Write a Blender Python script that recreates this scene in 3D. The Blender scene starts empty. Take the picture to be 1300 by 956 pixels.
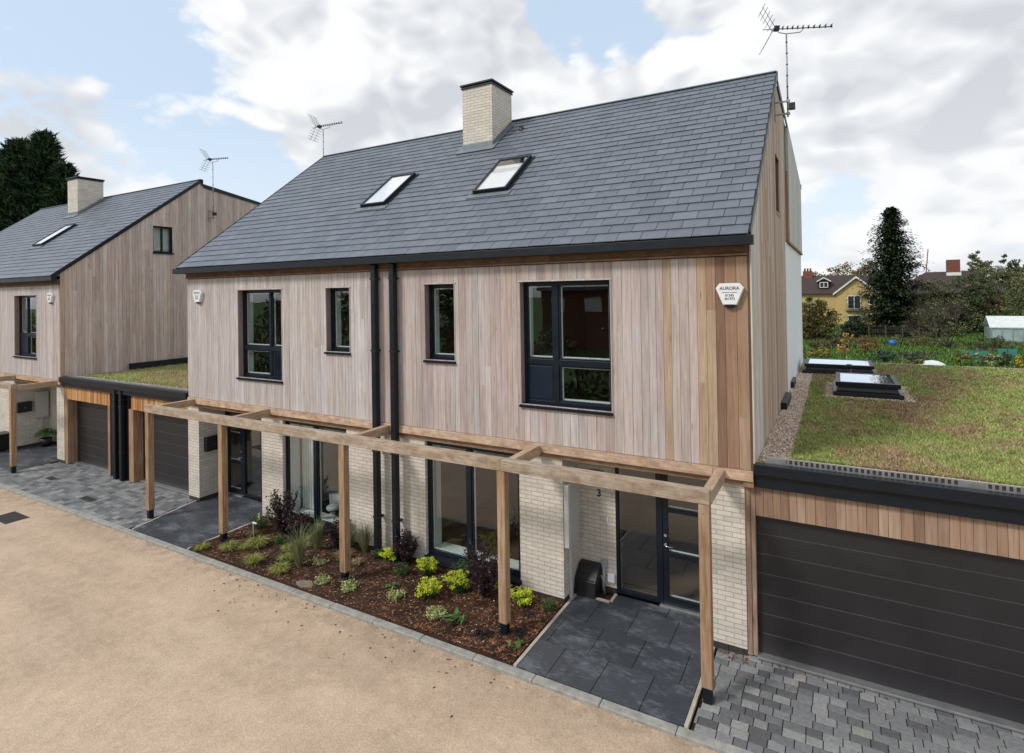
import bpy, math, random
from mathutils import Vector, Matrix
random.seed(7)
R = random.random
def U(a, b): return a + (b - a) * random.random()
sc = bpy.context.scene
col = sc.collection

# ------------------------------------------------------------ mesh helpers
OFF = {}
class MB:
    def __init__(s): s.v = []; s.f = []; s.c = []; s.sm = []
    def face(s, pts, c=None, smooth=False):
        i = len(s.v); s.v += [tuple(p) for p in pts]; s.f.append(tuple(range(i, i + len(pts)))); s.c.append(c); s.sm.append(smooth)
    def hexa(s, p, c=None):
        # p: 8 pts, bottom 0-3 (ccw from above), top 4-7
        i = len(s.v); s.v += [tuple(q) for q in p]
        for f in ((3, 2, 1, 0), (4, 5, 6, 7), (0, 1, 5, 4), (1, 2, 6, 5), (2, 3, 7, 6), (3, 0, 4, 7)):
            s.f.append(tuple(i + k for k in f)); s.c.append(c); s.sm.append(False)
    def box(s, x0, x1, y0, y1, z0, z1, c=None):
        if x1 < x0: x0, x1 = x1, x0
        if y1 < y0: y0, y1 = y1, y0
        if z1 < z0: z0, z1 = z1, z0
        s.hexa([(x0, y0, z0), (x1, y0, z0), (x1, y1, z0), (x0, y1, z0), (x0, y0, z1), (x1, y0, z1), (x1, y1, z1), (x0, y1, z1)], c)
    def obox(s, o, a, b, n, ar, br, nr, c=None):
        o = Vector(o)
        P = lambda i, j, k: o + a * ar[i] + b * br[j] + n * nr[k]
        s.hexa([P(0, 0, 0), P(1, 0, 0), P(1, 1, 0), P(0, 1, 0), P(0, 0, 1), P(1, 0, 1), P(1, 1, 1), P(0, 1, 1)], c)
    def prism_x(s, poly, x0, x1, c=None):   # polygon in (y,z), extruded along x
        n = len(poly); i = len(s.v)
        s.v += [(x0, y, z) for y, z in poly] + [(x1, y, z) for y, z in poly]
        s.f.append(tuple(i + k for k in range(n))[::-1]); s.f.append(tuple(i + n + k for k in range(n)))
        s.c += [c, c]; s.sm += [False, False]
        for k in range(n):
            m = (k + 1) % n
            s.f.append((i + k, i + m, i + n + m, i + n + k)); s.c.append(c); s.sm.append(False)
    def prism_y(s, poly, y0, y1, c=None):   # polygon in (x,z)
        n = len(poly); i = len(s.v)
        s.v += [(x, y0, z) for x, z in poly] + [(x, y1, z) for x, z in poly]
        s.f.append(tuple(i + k for k in range(n))); s.f.append(tuple(i + n + k for k in range(n))[::-1])
        s.c += [c, c]; s.sm += [False, False]
        for k in range(n):
            m = (k + 1) % n
            s.f.append((i + k, i + n + k, i + n + m, i + m)); s.c.append(c); s.sm.append(False)
    def prism_z(s, poly, z0, z1, c=None):
        n = len(poly); i = len(s.v)
        s.v += [(x, y, z0) for x, y in poly] + [(x, y, z1) for x, y in poly]
        s.f.append(tuple(i + k for k in range(n))[::-1]); s.f.append(tuple(i + n + k for k in range(n)))
        s.c += [c, c]; s.sm += [False, False]
        for k in range(n):
            m = (k + 1) % n
            s.f.append((i + k, i + m, i + n + m, i + n + k)); s.c.append(c); s.sm.append(False)
    def tube(s, path, r, seg=8, c=None, r2=None):
        path = [Vector(p) for p in path]; rings = []
        if r2 is None: r2 = r
        for k, p in enumerate(path):
            d = (path[min(k + 1, len(path) - 1)] - path[max(k - 1, 0)]).normalized()
            a = d.cross(Vector((0, 0, 1)) if abs(d.z) < .9 else Vector((1, 0, 0))).normalized(); b = d.cross(a)
            rr = r + (r2 - r) * k / max(1, len(path) - 1)
            i = len(s.v); rings.append(i)
            for j in range(seg):
                t = 2 * math.pi * j / seg
                s.v.append(tuple(p + (a * math.cos(t) + b * math.sin(t)) * rr))
        for k in range(len(rings) - 1):
            for j in range(seg):
                m = (j + 1) % seg
                s.f.append((rings[k] + j, rings[k] + m, rings[k + 1] + m, rings[k + 1] + j)); s.c.append(c); s.sm.append(True)
        s.f.append(tuple(rings[0] + j for j in range(seg))[::-1]); s.c.append(c); s.sm.append(False)
        s.f.append(tuple(rings[-1] + j for j in range(seg))); s.c.append(c); s.sm.append(False)
    def lathe(s, cx, cy, prof, seg=20, c=None):
        i = len(s.v)
        for r, z in prof:
            for j in range(seg):
                t = 2 * math.pi * j / seg; s.v.append((cx + r * math.cos(t), cy + r * math.sin(t), z))
        for k in range(len(prof) - 1):
            for j in range(seg):
                m = (j + 1) % seg
                s.f.append((i + k * seg + j, i + k * seg + m, i + (k + 1) * seg + m, i + (k + 1) * seg + j)); s.c.append(c); s.sm.append(True)
    def sphere(s, ctr, rx, ry, rz, seg=10, rings=6, c=None):
        i = len(s.v)
        for a in range(rings + 1):
            ph = math.pi * a / rings
            for j in range(seg):
                t = 2 * math.pi * j / seg
                s.v.append((ctr[0] + rx * math.sin(ph) * math.cos(t), ctr[1] + ry * math.sin(ph) * math.sin(t), ctr[2] + rz * math.cos(ph)))
        for a in range(rings):
            for j in range(seg):
                m = (j + 1) % seg
                s.f.append((i + a * seg + j, i + (a + 1) * seg + j, i + (a + 1) * seg + m, i + a * seg + m)); s.c.append(c); s.sm.append(True)
    def build(s, name, mat, parent=None, off=None, bevel=0):
        if off is None: off = OFF.get(parent.name, (0, 0, 0)) if parent else (0, 0, 0)
        me = bpy.data.meshes.new(name)
        ox, oy, oz = off
        me.from_pydata([(a - ox, b - oy, c - oz) for a, b, c in s.v], [], s.f)
        if any(c is not None for c in s.c):
            at = me.color_attributes.new('Col', 'FLOAT_COLOR', 'CORNER'); data = []
            for f, c in zip(s.f, s.c):
                c = c or (1, 1, 1, 0)
                data += list(c) * len(f) if len(c) == 4 else (list(c) + [R()]) * len(f)
            at.data.foreach_set('color', data)
        me.polygons.foreach_set('use_smooth', s.sm)
        me.materials.append(mat); me.update()
        o = bpy.data.objects.new(name, me); col.objects.link(o)
        if parent:
            o.parent = parent; OFF[o.name] = off
        else:
            o.location = off; OFF[o.name] = off
        if bevel:
            b = o.modifiers.new('bevel', 'BEVEL'); b.width = bevel; b.segments = 2; b.limit_method = 'ANGLE'
        return o
def thing(name, label, cat, loc=(0, 0, 0), group=None, kind=None):
    o = bpy.data.objects.new(name, None); col.objects.link(o); o.location = loc; o.empty_display_size = .2
    OFF[o.name] = tuple(loc); return tag(o, label, cat, group, kind)
def tag(o, label=None, cat=None, group=None, kind=None):
    if label: o['label'] = label
    if cat: o['category'] = cat
    if group: o['group'] = group
    if kind: o['kind'] = kind
    return o
def struct(o): o['kind'] = 'structure'; return o

# ------------------------------------------------------------ materials
def newmat(name):
    m = bpy.data.materials.new(name); m.use_nodes = True; nt = m.node_tree; nt.nodes.clear()
    out = nt.nodes.new('ShaderNodeOutputMaterial'); b = nt.nodes.new('ShaderNodeBsdfPrincipled')
    nt.links.new(b.outputs[0], out.inputs[0]); return m, nt, b, out
class N:
    def __init__(s, nt): s.nt = nt
    def __call__(s, t, **k):
        n = s.nt.nodes.new('ShaderNode' + t)
        for a, v in k.items():
            if a.startswith('i_'):
                key = a[2:]; key = int(key) if key.isdigit() else key.replace('_', ' ')
                if isinstance(v, bpy.types.NodeSocket): s.nt.links.new(v, n.inputs[key])
                else: n.inputs[key].default_value = v
            else: setattr(n, a, v)
        return n
    def pos(s): return s('NewGeometry').outputs['Position']
    def mapv(s, vec, scale=(1, 1, 1), loc=(0, 0, 0), rot=(0, 0, 0)):
        return s('Mapping', i_Vector=vec, i_Scale=scale, i_Location=loc, i_Rotation=rot).outputs[0]
    def noise(s, vec, scale, detail=4, rough=.55):
        return s('TexNoise', i_Vector=vec, i_Scale=scale, i_Detail=detail, i_Roughness=rough).outputs['Fac']
    def ramp(s, fac, stops):
        n = s('ValToRGB', i_Fac=fac); e = n.color_ramp.elements
        while len(e) < len(stops): e.new(.5)
        for k, (p, c) in enumerate(stops): e[k].position = p; e[k].color = (*c, 1) if len(c) == 3 else c
        return n.outputs[0]
    def rng(s, v, a, b, c, d):
        n = s('MapRange'); s.nt.links.new(v, n.inputs[0])
        for k, x in zip((1, 2, 3, 4), (a, b, c, d)): n.inputs[k].default_value = x
        return n.outputs[0]
    def math(s, op, a, b=0.0, c=None):
        n = s('Math', operation=op)
        for k, x in enumerate((a, b) if c is None else (a, b, c)):
            if isinstance(x, bpy.types.NodeSocket): s.nt.links.new(x, n.inputs[k])
            else: n.inputs[k].default_value = x
        return n.outputs[0]
    def mix(s, fac, a, b, blend='MIX'):
        n = s('Mix', data_type='RGBA', blend_type=blend)
        for k, x in ((0, fac), (6, a), (7, b)):
            if isinstance(x, bpy.types.NodeSocket): s.nt.links.new(x, n.inputs[k])
            else: n.inputs[k].default_value = x if k == 0 else ((*x, 1) if len(x) == 3 else x)
        return n.outputs[2]
    def bump(s, h, strength=.3, dist=.01):
        return s('Bump', i_Height=h, i_Strength=strength, i_Distance=dist).outputs[0]
def lk(nt, a, b): nt.links.new(a, b)

def plain(name, c, rough=.6, metal=0, var=.08, scale=6, bump=0, spec=.5):
    m, nt, b, o = newmat(name); n = N(nt); p = n.pos()
    f = n.noise(p, scale, 6, .6); f2 = n.noise(p, scale * 11, 3)
    k = n.math('ADD', n.math('MULTIPLY', f, .7), n.math('MULTIPLY', f2, .3))
    g = n.rng(k, .3, .7, 1 - var, 1 + var)
    lk(nt, n.mix(1, c, g, 'MULTIPLY'), b.inputs['Base Color'])
    lk(nt, n.rng(f, .3, .7, max(0, rough - .08), min(1, rough + .08)), b.inputs['Roughness'])
    b.inputs['Metallic'].default_value = metal; b.inputs['Specular IOR Level'].default_value = spec
    if bump: lk(nt, n.bump(f2, bump), b.inputs['Normal'])
    return m
def colmat(name, rough=.7, scale=8, var=.15, bump=.1, spec=.4, tint=(1, 1, 1), trans=0, ):
    m, nt, b, o = newmat(name); n = N(nt); p = n.pos()
    a = n('Attribute', attribute_name='Col').outputs['Color']
    f = n.noise(p, scale, 6, .65)
    g = n.rng(f, .3, .7, 1 - var, 1 + var)
    lk(nt, n.mix(1, n.mix(1, a, tint, 'MULTIPLY'), g, 'MULTIPLY'), b.inputs['Base Color'])
    b.inputs['Roughness'].default_value = rough; b.inputs['Specular IOR Level'].default_value = spec
    if bump: lk(nt, n.bump(n.noise(p, scale * 5, 5), bump), b.inputs['Normal'])
    return m
def woodmat(name, axis='z', knots=True, rough=.75, streak=.22, patch=0):
    m, nt, b, o = newmat(name); n = N(nt); p = n.pos()
    at = n('Attribute', attribute_name='Col'); c = at.outputs['Color']; al = at.outputs['Alpha']
    offv = n('CombineXYZ', i_X=n.math('MULTIPLY', al, 37.0), i_Y=n.math('MULTIPLY', al, 91.0), i_Z=n.math('MULTIPLY', al, 53.0)).outputs[0]
    q = n('VectorMath', operation='ADD', i_0=p, i_1=offv).outputs[0]
    sc_ = {'z': (38, 38, 1.3), 'x': (1.3, 38, 38), 'y': (38, 1.3, 38)}[axis]
    sf = {'z': (110, 110, 2.5), 'x': (2.5, 110, 110), 'y': (110, 2.5, 110)}[axis]
    sb = {'z': (5, 5, .8), 'x': (.8, 5, 5), 'y': (5, .8, 5)}[axis]
    g1 = n.noise(n.mapv(q, sc_), 1, 6, .6); g2 = n.noise(n.mapv(q, sf), 1, 3, .6); g3 = n.noise(n.mapv(q, sb), 1, 4, .6)
    k = n.math('ADD', n.math('MULTIPLY', g1, .5), n.math('ADD', n.math('MULTIPLY', g2, .2), n.math('MULTIPLY', g3, .3)))
    v = n.rng(k, .33, .67, 1 - streak, 1 + streak)
    cc = n.mix(1, c, v, 'MULTIPLY')
    # silvering patches: slightly greyer where g3 is high
    grey = n.mix(1, cc, (0.93, 1.0, 1.1), 'MULTIPLY')
    cc = n.mix(n.rng(g3, .45, .65, 0, .8), cc, grey)
    if patch:
        pt = n.noise(n.mapv(q, {'z': (14, 14, 2.2), 'x': (5, 14, 9), 'y': (14, 5, 9)}[axis]), 1, 7, .68)
        cc = n.mix(1, cc, n.mix(n.rng(pt, .35, .65, 0, 1), (1 - patch, 1 - patch * 1.25, 1 - patch * 1.5), (1 + patch * .6, 1 + patch * .75, 1 + patch)), 'MULTIPLY')
    if knots:
        vo = n('TexVoronoi', i_Vector=n.mapv(q, {'z': (9, 9, 1.1), 'x': (1.1, 9, 9), 'y': (9, 1.1, 9)}[axis]), i_Scale=1.0, feature='F1').outputs['Distance']
        kn = n.rng(vo, .03, .1, .5, 1)
        cc = n.mix(1, cc, kn, 'MULTIPLY')
    lk(nt, cc, b.inputs['Base Color']); b.inputs['Roughness'].default_value = rough
    b.inputs['Specular IOR Level'].default_value = .25
    lk(nt, n.bump(g1, .5, .005), b.inputs['Normal'])
    return m
M = {}
M['clad'] = woodmat('weathered cedar cladding', 'z', streak=.32, patch=.1)
M['beamx'] = woodmat('weathered oak beam', 'x', streak=.33, patch=.3)
M['beamy'] = woodmat('weathered oak arm', 'y', streak=.3, patch=.2)
M['post'] = woodmat('oak post', 'z', streak=.5, patch=.22)
M['anth'] = plain('anthracite coated metal', (.007, .010, .015), .42, 0, .12, 3, spec=.35)
M['frame'] = plain('anthracite window frame', (.006, .011, .019), .36, 0, .1, 4, spec=.35)
M['panel'] = plain('navy infill panel', (.008, .015, .03), .35, 0, .1, 4, spec=.35)
M['black'] = plain('black plastic', (.012, .012, .013), .4, 0, .15, 9)
M['white'] = plain('white plastic', (.78, .79, .8), .35, 0, .03, 9)
M['greyplastic'] = plain('grey plastic', (.33, .34, .35), .45, 0, .05, 9)
M['boxwhite'] = plain('off white plastic', (.5, .5, .47), .4, 0, .04, 9)
M['render'] = plain('white render', (.78, .8, .82), .9, 0, .03, 1.2, .1)
M['lead'] = plain('lead flashing', (.17, .2, .22), .5, .3, .25, 8)
M['alu'] = plain('aluminium', (.5, .5, .5), .38, .8, .1, 8)
M['steel'] = plain('brushed steel', (.6, .6, .6), .25, 1, .05, 8)
M['galv'] = plain('galvanised steel', (.3, .31, .32), .5, .6, .2, 12)
M['plaster'] = plain('interior plaster', (.6, .6, .55), .9, 0, .03, 2)
M['reveal'] = plain('white interior reveal', (.75, .76, .75), .6, 0, .02, 2)
M['plasterdim'] = plain('interior plaster darkened as unlit', (.22, .19, .165), .9, 0, .05, 2)  # pale plaster with the gloom of unlit rooms put into its colour
M['fabric'] = plain('white curtain', (.78, .78, .76), .9, 0, .03, 8)
M['floorin'] = plain('interior oak floor', (.2, .13, .08), .5, 0, .2, 4)
M['backing'] = plain('dark membrane', (.045, .038, .034), .9)
M['redbrick'] = plain('red brick', (.17, .06, .045), .9, 0, .25, 6)
M['yellow'] = plain('yellow render', (.5, .37, .15), .9, 0, .1, 2)
M['tileroof'] = plain('brown tile roof', (.05, .033, .032), .85, 0, .3, 3)
M['trimwhite'] = plain('white trim', (.7, .7, .68), .6)
M['darkglass'] = plain('dark window glass', (.02, .025, .03), .08, 0, .1, 2)
M['bark'] = plain('bark', (.07, .055, .042), .95, 0, .3, 14, .5)
M['bluep'] = plain('blue plastic', (.02, .12, .4), .4)
M['teal'] = plain('teal netting', (.03, .2, .17), .8, 0, .3, 8)
M['poly'] = plain('polythene sheet', (.6, .64, .64), .25, 0, .15, 3)
M['concrete'] = plain('concrete kerb', (.30, .295, .27), .9, 0, .4, 7, .4)
M['edging'] = plain('pale slab edging', (.42, .39, .33), .85, 0, .2, 10, .3)
M['plinth'] = plain('dark engineering brick', (.04, .033, .03), .75, 0, .3, 9, .3)
M['stone'] = plain('sandstone', (.2, .16, .13), .9, 0, .3, 12, .5)
M['iron'] = plain('cast iron cover', (.045, .04, .038), .7, 0, .4, 20, .5)
M['redp'] = plain('bed frame wood', (.3, .22, .14), .8)
M['jointgrey'] = plain('grey joint', (.1, .1, .105), .5, 0, .3, 3)
M['sill'] = plain('matt anthracite sill', (.008, .012, .018), .7, 0, .15, 5, spec=.15)
M['mem'] = plain('grey roofing membrane', (.12, .125, .13), .7, 0, .1, 5)

def brickmat():
    m, nt, b, o = newmat('cream slip brick'); n = N(nt); p = n.pos()
    s = n('SeparateXYZ', i_0=p)
    u = n.math('ADD', s.outputs[0], s.outputs[1])
    v = n('CombineXYZ', i_X=u, i_Y=s.outputs[2], i_Z=0.0).outputs[0]
    # small wobble so that the joints are not ruler straight
    w = n('TexNoise', i_Vector=p, i_Scale=9.0, i_Detail=2.0).outputs['Color']
    w = n('VectorMath', operation='SUBTRACT', i_0=w, i_1=(.5, .5, .5)).outputs[0]
    sc2 = n('VectorMath', operation='SCALE', i_0=w); sc2.inputs['Scale'].default_value = .006
    v = n('VectorMath', operation='ADD', i_0=v, i_1=sc2.outputs[0]).outputs[0]
    br = n('TexBrick', i_Vector=v, offset=.5, i_Color1=(.66, .61, .535, 1), i_Color2=(.56, .51, .44, 1), i_Mortar=(.41, .35, .28, 1),
           i_Scale=1.0, i_Mortar_Size=.0055, i_Mortar_Smooth=.25, i_Bias=-.2, i_Brick_Width=.215, i_Row_Height=.069)
    f = n.noise(p, 3, 6, .6); f2 = n.noise(p, 60, 4, .7)
    k = n.math('ADD', n.math('MULTIPLY', f, .6), n.math('MULTIPLY', f2, .4))
    c = n.mix(1, br.outputs['Color'], n.rng(k, .3, .7, .82, 1.15), 'MULTIPLY')
    lk(nt, c, b.inputs['Base Color']); b.inputs['Roughness'].default_value = .85
    h = n.math('SUBTRACT', n.math('MULTIPLY', f2, .35), br.outputs['Fac'])
    lk(nt, n.bump(h, .7, .006), b.inputs['Normal']); return m
M['brick'] = brickmat()

def slatemat():
    m, nt, b, o = newmat('blue grey slate'); n = N(nt); p = n.pos()
    at = n('Attribute', attribute_name='Col')
    s = n('SeparateXYZ', i_0=p)
    f = n.noise(p, 7, 7, .65); f2 = n.noise(n.mapv(p, (14, 60, 60)), 1, 5, .6)
    k = n.math('ADD', n.math('MULTIPLY', f, .55), n.math('MULTIPLY', f2, .45))
    c = n.mix(1, at.outputs['Color'], n.rng(k, .3, .7, .78, 1.22), 'MULTIPLY')
    lk(nt, c, b.inputs['Base Color'])
    lk(nt, n.rng(f2, .3, .7, .38, .6), b.inputs['Roughness']); b.inputs['Specular IOR Level'].default_value = .55
    lk(nt, n.bump(f2, .25, .004), b.inputs['Normal']); return m
M['slate'] = slatemat()

def roadmat():
    m, nt, b, o = newmat('resin bound gravel'); n = N(nt); p = n.pos()
    vo = n('TexVoronoi', i_Vector=p, i_Scale=120.0); vc = vo.outputs['Color']
    f = n.noise(p, .55, 6, .6); f2 = n.noise(p, 5, 6, .65); f3 = n.noise(p, 30, 4, .7)
    s = n('SeparateXYZ', i_0=vc)
    sp = n.ramp(s.outputs[0], [(0, (.41, .30, .21)), (.3, (.475, .352, .25)), (.75, (.53, .405, .295)), (1, (.6, .49, .38))])
    k = n.math('ADD', n.math('MULTIPLY', f, .4), n.math('ADD', n.math('MULTIPLY', f2, .3), n.math('MULTIPLY', f3, .3)))
    c = n.mix(1, sp, n.rng(k, .35, .65, .72, 1.22), 'MULTIPLY')
    # tyre-worn lighter and darker bands along the road, and scattered dark stains
    band = n.noise(n.mapv(p, (.12, 1.1, 1)), 1, 3, .5)
    c = n.mix(1, c, n.rng(band, .3, .7, .88, 1.1), 'MULTIPLY')
    st = n.noise(n.mapv(p, (1, 1, 1), (11, 3, 0)), 2.3, 7, .75)
    c = n.mix(n.rng(st, .6, .75, 0, .4), c, (.16, .11, .075))
    pl_ = n.noise(n.mapv(p, (.5, 1.6, 1), (2, 9, 0)), .9, 8, .7); c = n.mix(n.rng(pl_, .52, .7, 0, .35), c, (.62, .52, .4))
    sy = n('SeparateXYZ', i_0=p).outputs[1]; dirt = n.math('MULTIPLY', n.rng(sy, -2.25, -1.74, 0, 1), n.rng(n.noise(p, 3.5, 7, .75), .42, .62, 0, .6)); c = n.mix(dirt, c, (.2, .145, .1))
    lk(nt, c, b.inputs['Base Color']); b.inputs['Roughness'].default_value = .85; b.inputs['Specular IOR Level'].default_value = .3
    lk(nt, n.bump(vo.outputs['Distance'], .5, .004), b.inputs['Normal']); return m
M['road'] = roadmat()

def slabmat():
    m, nt, b, o = newmat('dark porcelain slab'); n = N(nt); p = n.pos()
    at = n('Attribute', attribute_name='Col')
    f = n.noise(n.mapv(p, (1, 1.8, 1), (1, 4, 0)), 1.3, 10, .72); f2 = n.noise(n.mapv(p, (1, 2.5, 1), (5, 8, 0)), 11, 8, .75)
    st = n.math('ADD', n.math('MULTIPLY', f, .7), n.math('MULTIPLY', f2, .3))
    c = n.mix(n.rng(st, .5, .68, 0, .6), at.outputs['Color'], (.26, .285, .32))
    c = n.mix(1, c, n.rng(f2, .3, .7, .8, 1.2), 'MULTIPLY')
    lk(nt, c, b.inputs['Base Color']); lk(nt, n.rng(f, .3, .7, .35, .65), b.inputs['Roughness'])
    lk(nt, n.bump(f2, .1, .003), b.inputs['Normal']); return m
M['slab'] = slabmat()
M['cobble'] = colmat('grey block paving', .8, 22, .22, .4, .35)
M['chips'] = colmat('bark and leaf mulch', .9, 30, .2, 0, .2)
M['pebble'] = colmat('pebbles', .7, 30, .12, 0, .3)
M['leaf'] = colmat('leaves', .55, 4, .25, 0, .35)
M['needle'] = colmat('dark conifer foliage', .65, 2, .3, 0, .2)

def groundmat(name, stops, sc1=1.2, sc2=9, bump=.5, extra=None):
    m, nt, b, o = newmat(name); n = N(nt); p = n.pos()
    f = n.noise(p, sc1, 8, .6); f2 = n.noise(p, sc2, 8, .7)
    k = n.math('ADD', n.math('MULTIPLY', f, .55), n.math('MULTIPLY', f2, .45))
    c = n.ramp(k, stops); f3 = n.noise(p, sc2 * 8, 4, .7)
    c = n.mix(1, c, n.rng(f3, .3, .7, .65, 1.35), 'MULTIPLY')
    lk(nt, c, b.inputs['Base Color']); b.inputs['Roughness'].default_value = .95; b.inputs['Specular IOR Level'].default_value = .15
    lk(nt, n.bump(f3, bump, .02), b.inputs['Normal']); return m
M['sedum'] = groundmat('sedum mat', [(.34, (.15, .11, .065)), (.46, (.27, .2, .115)), (.52, (.27, .25, .11)), (.6, (.26, .3, .1)), (.7, (.3, .35, .12))], .9, 7)
M['soil'] = groundmat('mulch soil', [(.35, (.018, .011, .008)), (.5, (.05, .026, .017)), (.65, (.09, .045, .028))], 3, 25, .8)
M['gravel'] = groundmat('gravel bed', [(.35, (.2, .14, .1)), (.5, (.38, .29, .22)), (.65, (.5, .42, .34))], 8, 60, .8)
M['field'] = groundmat('allotment ground', [(.36, (.04, .045, .018)), (.46, (.05, .1, .02)), (.55, (.07, .15, .025)), (.68, (.11, .12, .04))], .25, 1.6, .5)

def doormat():
    m, nt, b, o = newmat('dark garage door steel'); n = N(nt); p = n.pos()
    w = n('TexWave', wave_type='BANDS', bands_direction='Z', i_Vector=p, i_Scale=28.0, i_Distortion=0.0, i_Detail=0.0).outputs['Fac']
    f = n.noise(p, 1.5, 6, .6)
    lk(nt, n.mix(1, (.019, .0172, .0195), n.rng(f, .3, .7, .88, 1.12), 'MULTIPLY'), b.inputs['Base Color'])
    lk(nt, n.rng(f, .3, .7, .3, .46), b.inputs['Roughness'])
    lk(nt, n.bump(n.math('ADD', w, n.math('MULTIPLY', n.noise(p, 2.2, 3, .5), 3.0)), .3, .004), b.inputs['Normal']); return m
M['gdoor'] = doormat()

def glassmat(name, tint=(.86, .93, .91), boost=1.7, base=.04, rough=.0):
    m, nt, b, o = newmat(name); n = N(nt); nt.nodes.remove(b)
    t = n('BsdfTransparent', i_Color=(*[k ** .5 for k in tint], 1)); g = n('BsdfGlossy', i_Roughness=rough, i_Color=(.95, .97, 1, 1))
    f = n('Fresnel', i_IOR=1.5).outputs[0]
    # faint pane distortion so that reflections wobble like real glass
    p = n.pos(); bp = n.bump(n.noise(p, 1.1, 2, .4), .05, .05); lk(nt, bp, g.inputs['Normal'])
    fac = n.math('MINIMUM', n.math('MULTIPLY_ADD', f, boost, base), 1.0)
    fac = n.math('MULTIPLY', fac, n.math('SUBTRACT', 1.0, n('NewGeometry').outputs['Backfacing']))
    mx = n('MixShader'); lk(nt, fac, mx.inputs[0]); lk(nt, t.outputs[0], mx.inputs[1]); lk(nt, g.outputs[0], mx.inputs[2])
    lk(nt, mx.outputs[0], o.inputs[0]); return m
M['glass'] = glassmat('window glass')
M['skyglass'] = glassmat('skylight glass', (.97, .98, .98), 1.6, .12, .03)

# ------------------------------------------------------------ colour pickers
def jit(c, j=.06, h=.02):
    k = 1 + U(-j, j); return (c[0] * k * (1 + U(-h, h)), c[1] * k, c[2] * k * (1 + U(-h, h)), R())
def pick(ws):
    t = R() * sum(w for w, _ in ws)
    for w, c in ws:
        t -= w
        if t <= 0: return c
    return ws[-1][1]
GREYPINK = [(4, (0.483, 0.398, 0.362)), (3, (0.442, 0.357, 0.324)), (3, (0.468, 0.405, 0.376)), (2, (0.521, 0.446, 0.405)), (1.4, (0.401, 0.319, 0.288)), (0.5, (0.468, 0.364, 0.303)), (1, (0.431, 0.372, 0.347))]
GREYCOOL = [(4, (0.496, 0.436, 0.407)), (3, (0.463, 0.407, 0.383)), (3, (0.529, 0.473, 0.444)), (1, (0.431, 0.371, 0.346)), (0.4, (0.48, 0.4, 0.331))]
ORANGE = [(3, (0.367, 0.236, 0.152)), (2, (0.294, 0.179, 0.116)), (2, (0.43, 0.31, 0.21)), (1, (0.231, 0.137, 0.089))]
GARORANGE = [(3, (.52, .27, .105)), (2, (.42, .2, .075)), (2, (.58, .33, .15)), (1, (.34, .16, .07))]
GARBROWN = [(3, (.33, .215, .145)), (2, (.27, .17, .115)), (2, (.38, .26, .18)), (1, (.24, .155, .11))]
GABLEB = [(3, (0.481, 0.334, 0.244)), (3, (0.415, 0.28, 0.205)), (2, (0.546, 0.399, 0.307)), (1, (0.349, 0.23, 0.17))]
GABLEW = [(3, (.60, .53, .46)), (2, (.54, .47, .40)), (2, (.63, .57, .51))]
GABLE = [(3, (0.502, 0.434, 0.358)), (3, (0.466, 0.399, 0.332)), (2, (0.537, 0.469, 0.402)), (1.4, (0.449, 0.355, 0.279)), (0.6, (0.396, 0.293, 0.226))]
GABLEL = [(3, (0.533, 0.43, 0.385)), (3, (0.494, 0.392, 0.351)), (2, (0.571, 0.473, 0.427)), (1.5, (0.463, 0.359, 0.313)), (0.6, (0.533, 0.411, 0.336))]

def rectsplit(a, b, z0, z1, holes):
    """pieces of the strip a..b x z0..z1 left when the holes are cut out"""
    xs = sorted({a, b} | {h[0] for h in holes if a < h[0] < b} | {h[1] for h in holes if a < h[1] < b}); out = []
    for i in range(len(xs) - 1):
        m = (xs[i] + xs[i + 1]) / 2; zs = [(z0, z1)]
        for h in holes:
            if h[0] < m < h[1]:
                nz = []
                for p, q in zs:
                    if h[3] <= p or h[2] >= q: nz.append((p, q)); continue
                    if h[2] > p: nz.append((p, h[2]))
                    if h[3] < q: nz.append((h[3], q))
                zs = nz
        out += [(xs[i], xs[i + 1], p, q) for p, q in zs]
    return out
def boards_front(mb, x0, x1, z0, z1, holes, wr, pal, y0=0.0, th=.02, gap=.0045):
    x = x0
    while x < x1 - .02:
        w = wr(x); b = min(x + w, x1)
        if x1 - b < .03: b = x1
        c = jit(pick(pal(x)), .07); zz = [z0, z1]
        if R() < .22 and z1 - z0 > 1.5: zz.insert(1, U(z0 + .5, z1 - .5))
        dy = U(-.0015, .0015)
        for i in range(len(zz) - 1):
            if i: c = jit(pick(pal(x)), .07)
            for p, q, r, s in rectsplit(x + gap / 2, b - gap / 2, zz[i], zz[i + 1] - (.002 if i + 2 < len(zz) else 0), holes):
                mb.box(p, q, y0 + dy, y0 + th, r, s, c)
        x = b
def wall_holes_y(mb, x0, x1, z0, z1, holes, y0, y1, c=None):
    for p, q, r, s in rectsplit(x0, x1, z0, z1, holes): mb.box(p, q, y0, y1, r, s, c)
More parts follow.
